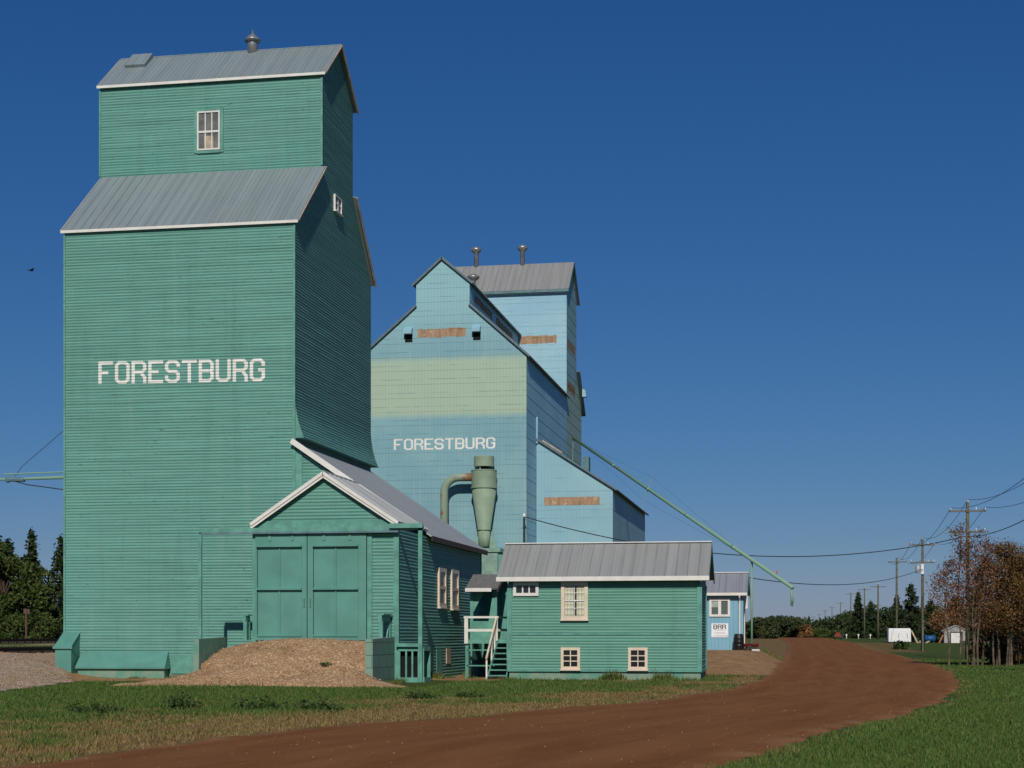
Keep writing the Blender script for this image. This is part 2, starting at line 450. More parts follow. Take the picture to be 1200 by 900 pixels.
# block lettering -------------------------------------------------------------
def ribbon(pts, w, closed=False):
    """quads (u,z) of a mitred stroke"""
    P = [Vector((a, b)) for a, b in pts]; n = len(P); L = []; Rr = []
    for i in range(n):
        pa = P[(i - 1) % n] if closed or i > 0 else None
        pb = P[(i + 1) % n] if closed or i < n - 1 else None
        d1 = (P[i] - pa).normalized() if pa is not None else (pb - P[i]).normalized()
        d2 = (pb - P[i]).normalized() if pb is not None else d1
        n1 = Vector((-d1.y, d1.x)); n2 = Vector((-d2.y, d2.x)); m = (n1 + n2).normalized()
        k = w / 2 / max(0.35, m.dot(n1))
        L.append(P[i] + m * k); Rr.append(P[i] - m * k)
    q = []
    for i in range(n if closed else n - 1):
        j = (i + 1) % n
        q.append([tuple(Rr[i]), tuple(Rr[j]), tuple(L[j]), tuple(L[i])])
    return q
def glyph(ch):
    """strokes in a 1 x 1.45 cell, stroke 0.2"""
    w, h, c, s = 0.9, 1.45, 0.16, 0.1    # s: half stroke
    x0, x1, y0, y1, m = s, w - s, s, h - s, h * 0.5
    O = ([(x0 + c, y0), (x1 - c, y0), (x1, y0 + c), (x1, y1 - c), (x1 - c, y1), (x0 + c, y1), (x0, y1 - c), (x0, y0 + c)], True)
    return {
        'F': [([(x0, 0), (x0, y1), (w, y1)], False), ([(x0 + s, m), (w * 0.68, m)], False)],
        'O': [O],
        'R': [([(x0, 0), (x0, y1), (x1 - c, y1), (x1, y1 - c), (x1, m + c), (x1 - c, m), (x0 + s, m)], False), ([(x1 - c * 1.2, m - s), (x1, m - c * 2.2), (x1, 0)], False)],
        'E': [([(w, y0), (x0, y0), (x0, y1), (w, y1)], False), ([(x0 + s, m), (w * 0.7, m)], False)],
        'S': [([(x0, y0 + 2.4 * c), (x0, y0 + c), (x0 + c, y0), (x1 - c, y0), (x1, y0 + c), (x1, m - c), (x1 - c, m), (x0 + c, m), (x0, m + c), (x0, y1 - c), (x0 + c, y1), (x1 - c, y1), (x1, y1 - c), (x1, y1 - 2.2 * c)], False)],
        'T': [([(0, y1), (w, y1)], False), ([(w / 2, 0), (w / 2, y1 - s)], False)],
        'B': [([(x0, y0), (x1 - c, y0), (x1, y0 + c), (x1, m - c * .6), (x1 - c * .6, m), (x1, m + c * .6), (x1, y1 - c), (x1 - c, y1), (x0, y1)], True), ([(x0 + s, m), (x1 - c * .6 - s, m)], False)],
        'U': [([(x0, h), (x0, y0 + c), (x0 + c, y0), (x1 - c, y0), (x1, y0 + c), (x1, h)], False)],
        'G': [([(x1, y1 - 2.4 * c), (x1, y1 - c), (x1 - c, y1), (x0 + c, y1), (x0, y1 - c), (x0, y0 + c), (x0 + c, y0), (x1 - c, y0), (x1, y0 + c), (x1, m), (w * 0.55, m)], False)],
    }[ch]
def lettering(mb, F, text, u0, u1, z0, z1, pitch, out, zr0, lift, slope=0.0):
    n = len(text); adv = (u1 - u0) / (n - 1 + 0.9); sx = adv * 0.985; sz = (z1 - z0) / 1.45
    for i, ch in enumerate(text):
        for pts, cl in glyph(ch):
            for q in ribbon(pts, 0.2, cl):
                pl = [(u0 + i * adv + a * sx, z0 + b * sz + slope * (u0 + i * adv + a * sx - u0)) for a, b in q]
                siding(mb, F, pl, pitch, out, zr0, lift=lift, under=False)

# windows ----------------------------------------------------------------------
def window(root, F, u0, u1, z0, z1, cols, rows, fm, pm, fw=0.1, name='window', sash=None, base=0.03, bar=0.035, sill=True, barm=None):
    mb = MB(); n1 = base + 0.05
    F.box(mb, u0, u0 + fw, z0, z1, 0, n1); F.box(mb, u1 - fw, u1, z0, z1, 0, n1)
    F.box(mb, u0 + fw, u1 - fw, z1 - fw, z1, 0, n1 - 0.002); F.box(mb, u0 + fw, u1 - fw, z0, z0 + fw, 0, n1 - 0.002)
    if sill: F.box(mb, u0 - 0.03, u1 + 0.03, z0 - 0.05, z0 - 0.002, 0, n1 + 0.05)
    w = mb.build(name, fm, root)
    mp = MB(); F.box(mp, u0 + fw, u1 - fw, z0 + fw, z1 - fw, 0.001, base + 0.004); mp.build('pane', pm, w)
    mc = MB(); a0, a1, b0, b1 = u0 + fw, u1 - fw, z0 + fw, z1 - fw
    splits = [b0] + ([b0 + (b1 - b0) * sash] if sash else []) + [b1]
    if sash: F.box(mc, a0, a1, splits[1] - bar, splits[1] + bar, base + 0.005, base + 0.043)
    for lo, hi in zip(splits, splits[1:]):
        for i in range(1, cols):
            u = a0 + (a1 - a0) * i / cols; F.box(mc, u - bar / 2, u + bar / 2, lo, hi, base + 0.005, base + 0.03)
        for j in range(1, rows):
            z = lo + (hi - lo) * j / rows; F.box(mc, a0, a1, z - bar / 2, z + bar / 2, base + 0.005, base + 0.026)
    if mc.v and cols > 1 and rows == 1 and not sash:
        for q in mc.split(): q.build1('glazing_bar', barm or fm, w)
    elif mc.v: mc.build('glazing_bar', barm or fm, w)
    return w

# ---------------------------------------------------------------- terrain
def sm(a, b, x):
    t = np.clip((x - a) / (b - a), 0, 1); return t * t * (3 - 2 * t)
def hg(X, Y):
    X = np.asarray(X, float); Y = np.asarray(Y, float)
    z = -0.12 * sm(24, 48, Y) + 0.12 * sm(110, 150, Y)
    z = z + 0.60 * sm(158, 212, Y) + 0.36 * sm(212, 310, Y)
    z = z + 0.85 * sm(63, 88, Y) * (1 - sm(106, 150, Y)) * sm(0.6, 3.0, -X) * (1 - sm(12, 20, -X))
    z = z + (0.66 * sm(25.5, 31, -X) + 0.32 * sm(38, 47, -X)) * sm(40, 58, Y) * (1 - 0.6 * sm(158, 300, Y))
    z = z + 0.025 * np.sin(X * 0.7 + 1.3) * np.sin(Y * 0.53) * (1 - sm(100, 160, Y))
    return z
def h1(x, y): return float(hg(x, y))

LE = [(-10.0, 9), (-9.0, 13), (-8.64, 17.76), (-8.7, 20.13), (-8.39, 22.44), (-7.79, 24.63), (-7.01, 26.97), (-6.03, 29.45), (-5.09, 32.7), (-4.14, 36.65), (-3.16, 41.57), (-2.14, 47.86), (-1.53, 57.25), (-1.16, 71.01), (-0.98, 96.31), (-1.09, 142.2), (-1.4, 210), (-3.5, 300), (-10, 400), (-40, 520)]
RE = [(-3.8, 9), (-2.2, 14), (-0.86, 19.14), (-0.41, 21.6), (0.29, 24.77), (1.21, 28.7), (1.9, 32), (2.54, 35.23), (3.3, 40), (3.93, 44.68), (5.24, 55.31), (6.28, 69.09), (7.3, 94.76), (7.5, 131.4), (6.5, 210), (4.5, 300), (-2, 400), (-30, 520)]
def interp_edge(E, y):
    ys = [p[1] for p in E]; xs = [p[0] for p in E]
    return np.interp(y, ys, xs)
def road_dist(X, Y):
    """positive outside the road, metres"""
    return np.maximum(interp_edge(LE, Y) - X, X - interp_edge(RE, Y))

def np_mesh(name, V, F, mat, kind=None, attrs=None, smooth=True):
    me = bpy.data.meshes.new(name); V = np.asarray(V, np.float32); F = np.asarray(F, np.int32)
    me.vertices.add(len(V)); me.vertices.foreach_set('co', V.ravel())
    k = F.shape[1]; me.loops.add(F.size); me.loops.foreach_set('vertex_index', F.ravel())
    me.polygons.add(len(F)); me.polygons.foreach_set('loop_start', np.arange(0, F.size, k, dtype=np.int32))
    try: me.polygons.foreach_set('loop_total', np.full(len(F), k, np.int32))
    except Exception: pass
    if smooth: me.polygons.foreach_set('use_smooth', np.ones(len(F), bool))
    me.update(calc_edges=True); me.materials.append(mat)
    for an, av in (attrs or {}).items():
        a = me.attributes.new(an, 'FLOAT', 'POINT'); a.data.foreach_set('value', np.asarray(av, np.float32))
    o = bpy.data.objects.new(name, me); COL.objects.link(o)
    if kind: o['kind'] = kind
    return o
def grid_faces(nx, ny):
    i = np.arange(ny - 1)[:, None] * nx + np.arange(nx - 1)[None, :]
    i = i.ravel(); return np.stack([i, i + 1, i + nx + 1, i + nx], 1)
def vnoise(X, Y, s, seed=0.0):
    return np.array([mnoise.noise((float(x) * s + seed, float(y) * s, seed * 0.7)) for x, y in zip(np.ravel(X), np.ravel(Y))]).reshape(np.shape(X))

def bare_mask(X, Y):
    b = sm(64, 69, Y + .8 * np.sin(X * 1.3)) * (1 - sm(96, 104, Y)) * sm(-0.9, 0.1, -X - 0.6) * (1 - sm(14, 18, -X))      # worn pad by the blue office
    c = sm(56.0, 57.6, Y + 0.25 * np.sin(X * 2)) * (1 - sm(64, 70, Y)) * sm(10.4, 11.0, -X) * (1 - sm(14, 15, -X)) * 0.95  # yard by the steps
    d = sm(53.5, 55.5, Y) * sm(21.5, 23.5, -X) * (1 - sm(28, 29.5, -X))                               # bare strip along the elevator
    e = sm(48, 49, -X) * (1 - sm(53, 54, -X)) * sm(60, 70, Y)
    return np.clip(b + c + d + e, 0, 1)

def ground_material():
    k = NT('grass and worn ground', 0.95, 0.05); v, x, y, z = k.obj()
    n1 = k.noise(v, 0.16, 6, 0.6); n2 = k.noise(v, 2.2, 6, 0.65); n3 = k.noise(v, 14.0, 4, 0.7)
    green = k.mix(k.step(n3, 0.35, 0.68), (0.036, 0.064, 0.015), (0.088, 0.120, 0.032))
    dryc = k.mix(k.step(n3, 0.3, 0.7), (0.12, 0.080, 0.034), (0.235, 0.160, 0.07))
    a = k.attr('dry').outputs['Fac']
    f = k.math('ADD', k.math('MULTIPLY', n1, 0.5), k.math('MULTIPLY', n2, 0.5))
    dm = k.step(k.math('ADD', f, k.math('MULTIPLY_ADD', a, 0.6, -0.3)), 0.42, 0.66)
    c = k.mix(dm, green, dryc)
    b = k.attr('bare').outputs['Fac']
    soil = k.mix(k.step(n2, 0.35, 0.65), (0.22, 0.125, 0.058), (0.38, 0.235, 0.12))
    soil = k.mix(k.step(n3, 0.55, 0.75), soil, (0.44, 0.30, 0.175))
    bm = k.step(k.math('ADD', b, k.math('MULTIPLY_ADD', n2, 0.9, -0.45)), 0.42, 0.6)
    k.color(k.mix(bm, c, soil))
    k.bump(n3, 0.7, 0.05)
    return k.m
def build_ground():
    xs = np.unique(np.concatenate([np.linspace(-3000, -200, 22), np.linspace(-200, -45, 60), np.linspace(-45, 25, 201), np.linspace(25, 120, 50), np.linspace(120, 3000, 22)]))
    ys = np.unique(np.concatenate([np.linspace(-600, 5, 18), np.linspace(5, 110, 301), np.linspace(110, 340, 120), np.linspace(340, 6000, 34)]))
    X, Y = np.meshgrid(xs, ys); Z = hg(X, Y)
    d = road_dist(X, Y); near = (Y > -20) & (Y < 500) & (X < 20) & (X > -60)
    dry = np.where(near & (X < interp_edge(LE, Y)), 0.85 * (1 - sm(0.5, 9.5, d)), 0.0)
    dry = np.where(near & (X > interp_edge(RE, Y)), 0.35 * (1 - sm(0.2, 1.2, d)), dry)
    dry = dry + np.where(Y > 100, 0.18, 0)
    dry = dry + np.where((Y > 150) & (Y < 215) & (X > 7) & (X < 11.5), 0.5, 0)
    V = np.stack([X.ravel(), Y.ravel(), Z.ravel()], 1)
    np_mesh('ground', V, grid_faces(len(xs), len(ys)), ground_material(), 'structure', {'dry': dry.ravel(), 'bare': bare_mask(X, Y).ravel()})
build_ground()

def road_material():
    k = NT('red brown dirt', 0.92, 0.12); v, x, y, z = k.obj()
    a = k.attr('across').outputs['Fac']; s = k.attr('along').outputs['Fac']
    tr = k.noise(k.comb(k.math('MULTIPLY', a, 6.5), k.math('MULTIPLY', s, 0.10), 0.0), 1.6, 8, 0.68)
    n2 = k.noise(v, 0.9, 6, 0.6); n3 = k.noise(v, 16.0, 4, 0.7)
    c = k.mix(k.step(tr, 0.34, 0.66), (0.160, 0.062, 0.018), (0.215, 0.092, 0.031))
    c = k.mix(k.step(n2, 0.42, 0.7, 0, 0.5), c, (0.195, 0.082, 0.027))
    c = k.mix(k.step(n3, 0.55, 0.75, 0, 0.3), c, (0.28, 0.15, 0.078))
    wv = k.math('ADD', a, k.math('MULTIPLY', k.math('SUBTRACT', k.noise(k.comb(k.math('MULTIPLY', s, 0.05), 0.0, 0.0), 1.0, 2), .5), .12))
    for cpos in (.24, .43, .60, .78):
        c = k.mix(k.step(k.math('ABSOLUTE', k.math('SUBTRACT', wv, cpos)), .06, .0, 0, .17), c, (0.25, 0.118, 0.052))
    edge = k.math('ABSOLUTE', k.math('SUBTRACT', a, 0.5))
    c = k.mix(k.math('MULTIPLY', k.step(edge, 0.42, 0.5), k.step(n2, 0.4, 0.62)), c, (0.25, 0.128, 0.060))
    pb = k.n('ShaderNodeTexVoronoi'); k.l(v, pb.inputs['Vector']); pb.inputs['Scale'].default_value = 9.0
    c = k.mix(k.math('MULTIPLY', k.step(pb.outputs['Distance'], 0.16, 0.08), k.step(n2, 0.5, 0.7)), c, (0.26, 0.19, 0.15))
    k.color(c); k.bump(k.math('ADD', k.math('MULTIPLY', n3, 0.8), k.math('MULTIPLY', tr, 0.8)), 0.7, 0.05)
    return k.m
def build_road():
    ys = np.concatenate([np.arange(9, 60, 0.25), np.arange(60, 130, 0.6), np.arange(130, 520, 4)])
    cols = np.concatenate([[-0.12, -0.085, -0.05, -0.02], np.linspace(0, 1, 29), [1.02, 1.05, 1.085, 1.12]])
    L = interp_edge(LE, ys); Rr = interp_edge(RE, ys); ker = np.ones(9) / 9
    L[4:-4] = np.convolve(L, ker, 'valid'); Rr[4:-4] = np.convolve(Rr, ker, 'valid')
    X = L[:, None] + (Rr - L)[:, None] * cols[None, :]; Y = np.repeat(ys[:, None], len(cols), 1)
    side = np.maximum(-cols, cols - 1)[None, :]
    nz = vnoise(X, Y, 0.55) * 0.6 + vnoise(X, Y, 1.9, 3.0) * 0.4
    edge = sm(-0.035, 0.07, side + nz * 0.05)
    ruts = 0.02 * vnoise(X * 1.6, Y * 0.08, 1.0, 5.0)
    lift = 0.035 + 0.0009 * np.clip(Y - 60, 0, 200)
    Z = hg(X, Y) + lift * (1 - edge) - (0.07 + 0.0006 * np.clip(Y - 60, 0, 200)) * edge + ruts * (1 - edge)
    V = np.stack([X.ravel(), Y.ravel(), Z.ravel()], 1)
    np_mesh('road', V, grid_faces(len(cols), len(ys)), road_material(), 'structure', {'across': np.repeat(cols[None, :], len(ys), 0).ravel(), 'along': Y.ravel()})
build_road()

def gravel_material(name, c1, c2, c3):
    k = NT(name, 0.95, 0.08); v, x, y, z = k.obj()
    vo = k.n('ShaderNodeTexVoronoi'); k.l(v, vo.inputs['Vector']); vo.inputs['Scale'].default_value = 21.0
    sp = k.n('ShaderNodeSeparateColor'); k.l(vo.outputs['Color'], sp.inputs[0])
    c = k.mix(sp.outputs[0], c1, c2)
    c = k.mix(k.step(sp.outputs[1], 0.78, 0.9), c, c3)
    n = k.noise(v, 0.8, 5)
    c = k.mix(k.step(n, 0.5, 0.72, 0, 0.5), c, tuple(a * 0.75 for a in c1))
    k.color(c)
    k.bump(k.math('ADD', k.math('MULTIPLY', vo.outputs['Distance'], -1.0), k.noise(v, 5.0, 4)), 0.6, 0.04)
    return k.m
GRAV = gravel_material('tan pit gravel', (0.27, 0.155, 0.078), (0.43, 0.275, 0.15), (0.56, 0.42, 0.28))
GRAV2 = gravel_material('grey pink ballast', (0.26, 0.175, 0.115), (0.43, 0.32, 0.225), (0.6, 0.5, 0.40))
def mound(name, x0, x1, y0, y1, step, fh, mat, label=None):
    xs = np.arange(x0, x1 + step, step); ys = np.arange(y0, y1 + step, step)
    X, Y = np.meshgrid(xs, ys); nz = vnoise(X, Y, 0.8) * 0.5 + vnoise(X, Y, 2.7, 2.0) * 0.5
    H = fh(X, Y, nz)
    Z = hg(X, Y) + H
    o = np_mesh(name, np.stack([X.ravel(), Y.ravel(), Z.ravel()], 1), grid_faces(len(xs), len(ys)), mat, 'structure')
    return o
def ramp_h(X, Y, nz):
    top = 1.52
    run = sm(49.3, 54.0, Y + nz * 0.25) * 0.25 + np.clip((Y - 49.2 + nz * 0.3) / 4.6, 0, 1) * 0.75
    # width opens beyond the ends of the retaining walls
    spread = np.clip((51.75 - Y) / 2.6, 0, 1)
    xl = -19.95 - 3.0 * spread; xr = -13.72 + 1.9 * spread
    side = np.minimum(X - (xl - 0.0), (xr) - X)
    e = np.where(Y > 51.75, sm(0.0, 0.12, side), sm(-1.2, 1.3, side + nz * 0.4))
    e = np.where((Y > 51.4) & (X > -13.95), 0, e)
    crown = 1.0 - .24 * np.clip(np.abs((X + 16.7) / 3.1), 0, 1.2) ** 2.4
    return top * run * e * crown + 0.05 * nz * e - 0.12 * (1 - e) - 0.12 * (run < 0.01)
mound('gravel_ramp', -24.4, -11.6, 48.0, 54.44, 0.14, ramp_h, GRAV)
def bed_edge(Y): return np.interp(Y, [30, 42, 46, 52.75, 57, 58.9, 62, 130], [-19.3, -21.7, -22.6, -24.4, -26.3, -27.6, -28.3, -28.3])
def bal_h(X, Y, nz):
    d = bed_edge(Y) - X
    e = sm(-0.3, 1.6, d + nz * 0.9)
    heap = 0.26 * sm(0, 4, d) * (1 - sm(30.0, 33.0, -X)) * sm(44, 54, Y) * (1 - sm(66, 76, Y))
    return 0.10 * e + heap * e + 0.05 * nz * e - 0.14 * (1 - e)
mound('gravel_bed', -36.5, -18.5, 34.0, 130.0, 0.3, bal_h, GRAV2)
mound('gravel_shoulder', -55.0, -46.5, 60.0, 190.0, 0.6, lambda X, Y, nz: 0.1 * sm(0, 1.2, np.minimum(X + 54.6, -46.9 - X) + nz * .5) - 0.06, GRAV2)

# ---------------------------------------------------------------- green elevator
def green_elevator():
    X0, X1, Y0, Y1, C0, C1 = -28.07, -18.81, 58.92, 70.0, 62.5, 67.03
    ZS, ZT, ZC, ZR = 17.12, 20.16, 23.92, 25.82; XQ = -28.22
    t = thing('grain_elevator', 'tall sea green wooden grain elevator with white FORESTBURG lettering and grey roofs', 'grain elevator', (-23.5, 64.5, 0))
    m = MB(); p, o, z0 = 0.112, 0.0235, 0.25
    siding(m, front(Y0), [(X0, .25), (X1, .25), (X1, ZS), (X0, ZS)], p, o, z0)
    siding(m, front(C0), [(XQ, ZT - .05), (X1, ZT - .05), (X1, ZC), (XQ, ZC)], p, o, z0)
    side = [(Y0, 8.98), (Y1, 8.98), (Y1, ZS), (C1, ZT), (C1, ZC), (64.76, ZR), (C0, ZC), (C0, ZT), (Y0, ZS)]
    fl = lambda z: 0.34 * max(0.0, (10.5 - z) / 1.5) ** 2
    # split at the shoulders so that each piece is a simple outline
    F = right(X1)
    siding(m, F, [(Y0, 8.98), (Y1, 8.98), (Y1, ZS), (Y0, ZS)], p, o, z0, fl)
    siding(m, F, [(Y0, ZS), (Y1, ZS), (C1, ZT), (C0, ZT)], p, o, z0)
    siding(m, F, [(C0, ZT), (C1, ZT), (C1, ZC), (64.76, ZR), (C0, ZC)], p, o, z0)
    F = left(X0)
    ng = lambda L: [(-a, b) for a, b in L]
    siding(m, F, ng([(Y0, .25), (Y1, .25), (Y1, ZS), (Y0, ZS)])[::-1], p, o, z0)
    siding(m, F, ng([(Y0, ZS), (Y1, ZS), (C1, ZT), (C0, ZT)])[::-1], p, o, z0)
    siding(m, left(XQ), ng([(C0, ZT), (C1, ZT), (C1, ZC), (64.76, ZR), (C0, ZC)])[::-1], p, o, z0)
    siding(m, back(Y1), [(-X1, .25), (-X0, .25), (-X0, ZS), (-X1, ZS)], p, o, z0)
    siding(m, back(C1), [(-X1, ZT), (-X0, ZT), (-X0, ZC), (-X1, ZC)], p, o, z0)
    # underside of the flared skirt and the wall under the shed roof
    m.face((X1, Y0, 8.98), (X1, Y1, 8.98), (X1 + .37, Y1, 8.98), (X1 + .37, Y0, 8.98))
    m.face((X1 + .002, Y0, 0.25), (X1 + .002, Y1, 0.25), (X1 + .002, Y1, 8.98), (X1 + .002, Y0, 8.98))
    m.face((X1, Y0, 8.98), (X1 + .37, Y0, 8.98), (X1 + .16, Y0, 9.6), (X1 + .03, Y0, 10.3), (X1, Y0, 10.5))
    m.face((X1, Y1, 8.98), (X1 + .37, Y1, 8.98), (X1 + .16, Y1, 9.6), (X1 + .03, Y1, 10.3), (X1, Y1, 10.5))
    m.build('wall', GREEN, t)
    b = MB()
    front(Y0).box(b, X1 - .05, X1 + .055, .25, 10.3, 0, .045); front(Y0).box(b, X0 - .045, X0 + .03, .25, ZS - .1, 0, .045)
    front(Y0).box(b, X1 - .03, X1 + .045, 10.3, ZS - .1, 0, .045)
    front(C0).box(b, XQ - .045, XQ + .03, ZT + .15, ZC - .1, 0, .045); front(C0).box(b, X1 - .03, X1 + .045, ZT + .15, ZC - .1, 0, .045)
    b.build('corner_board', GTRIM, t)
    # roofs
    r = MB(); xa, xb = -28.32, X1 + .18
    roof_plane(r, (xa, 64.76, ZR + .1), (xb, 64.76, ZR + .1), (xb, C0 - .12, ZC + .08), (xa, C0 - .12, ZC + .08), rib=.37)
    roof_plane(r, (xa, 64.765, ZR + .1), (xb, 64.765, ZR + .1), (xb, C1 + .22, ZC + .02), (xa, C1 + .22, ZC + .02), rib=.37)
    r.tube([(xa, 64.76, ZR + .1), (xb, 64.76, ZR + .1)], .035, 6)
    roof = r.build('cupola_roof', ROOF, t)
    r = MB()
    xs = -28.19
    roof_plane(r, (xs, C0 - .032, ZT + .1), (xb, C0 - .032, ZT + .1), (xb, Y0 - .1, ZS + .08), (xs, Y0 - .1, ZS + .08), rib=.37)
    r.build('shoulder_roof', ROOF, t)
    r = MB()
    roof_plane(r, (xa, C1 + .032, ZT + .1), (xb, C1 + .032, ZT + .1), (xb, Y1 + .2, ZS + .02), (xa, Y1 + .2, ZS + .02), rib=.37)
    r.build('shoulder_roof', ROOF, t)
    # white eave boards and bare wood rake boards
    e = MB(); e.box(xa, xb, C0 - .16, C0 - .123, ZC - .03, ZC + .075); e.build('eave_board', WHITE, t)
    e = MB(); e.box(xs, xb, Y0 - .14, Y0 - .103, ZS - .03, ZS + .075); e.build('eave_board', WHITE, t)
    for xx in (xb + .003, xa - .043):
        k = MB()
        for a, bb, hh in (((64.76, ZR + .07), (C0 - .1, ZC + .05), .05), ((64.76, ZR + .02), (C1 + .2, ZC - .06), .16), ((C0, ZT + .07), (Y0 - .1, ZS + .05), .05), ((C1, ZT + .03), (Y1 + .18, ZS - .06), .16)):
            xq = xs - .023 if xx < -25 and bb[0] < 60 else xx + .02
            k.bar((xq, a[0], a[1]), (xq, bb[0], bb[1]), .04, hh)
        k.build('rake_board', TAN, t)
    # roof hatch and vent
    k = MB(); n = Vector((0, -.66, .75)).normalized()
    P = lambda x, s: Vector((x, 64.76 - .74 * s, ZR + .12 - .66 * s))
    q = [P(-27.75, 1.15), P(-26.85, 1.15), P(-26.85, .02), P(-27.75, .02)]
    k.hexa([*q, *[a + n * .17 for a in q]]); k.build('roof_hatch', ROOF, roof)
    k = MB(); k.lathe(-22.48, 64.76, [(.22, ZR - .1), (.21, ZR + .42), (.21, ZR + .5), (.34, ZR + .5), (.35, ZR + .54), (.2, ZR + .68), (.04, ZR + .82), (.012, ZR + .98)], 20)
    k.build('roof_vent', STEEL, roof, True)
    # windows
    w = window(t, front(C0), -24.02, -23.06, 21.15, 22.72, 3, 1, WHITE, PANE, .06, sash=.47, base=.045, bar=.04, sill=False)
    k = MB(); front(C0).box(k, -23.72, -23.34, 21.22, 21.72, .0495, .055); k.build('tan_panel', TAN, w)
    k = MB(); F = front(C0); F.box(k, -24.16, -24.022, 21.05, 22.85, 0, .06); F.box(k, -23.058, -22.92, 21.05, 22.85, 0, .06); F.box(k, -24.02, -23.06, 22.722, 22.85, 0, .058); F.box(k, -24.02, -23.06, 21.03, 21.148, 0, .075); k.build('casing', GTRIM, w)
    window(t, right(X1), 64.12, 65.1, 18.95, 19.6, 2, 2, WHITE, PANE, .05, sash=None, base=.045, bar=.045)
    # lettering
    k = MB(); lettering(k, front(Y0), 'FORESTBURG', -26.68, -19.95, 11.22, 12.09, p, o, z0, .012, -0.010); k.build('lettering', LETTER, t)
    # foot of the front: pit covers and foundation
    k = MB(); k.box(X0 + .05, X1 - .05, Y0 - .03, Y1 - .05, -.6, .245); k.box(-27.3, -23.8, Y0 - .5, Y0 - .031, -.6, .236); k.build('foundation', CONC, t)
    k = MB(); a, bb = X0 - .06, -27.42
    k.face((a, Y0 - .035, 1.63), (bb, Y0 - .035, 1.63), (bb, Y0 - .8, 1.1), (a, Y0 - .8, 1.1))
    k.box(a - .04, bb + .04, Y0 - .85, Y0 - .801, 1.0, 1.11)
    k.hexa([(a + .03, Y0 - .77, -.2), (bb - .03, Y0 - .77, -.2), (bb - .03, Y0 - .04, -.2), (a + .03, Y0 - .04, -.2), (a + .03, Y0 - .77, 1.08), (bb - .03, Y0 - .77, 1.08), (bb - .03, Y0 - .04, 1.59), (a + .03, Y0 - .04, 1.59)])
    k.build('pit_housing', GDOOR, t)
    k = MB(); x0, x1 = -27.36, -23.72
    k.hexa([(x0, Y0 - .62, .24), (x1, Y0 - .62, .24), (x1, Y0 - .04, .24), (x0, Y0 - .04, .24), (x0, Y0 - .62, .31), (x1, Y0 - .62, .31), (x1 - .1, Y0 - .04, .92), (x0 + .05, Y0 - .04, .92)])
    k.build('sloping_cover', GDOOR, t)
    k = MB(); k.box(-23.7, -19.0, Y0 - .07, Y0 - .035, .05, .72); k.build('skirting_board', GTRIM, t)
    return t
green_elevator()

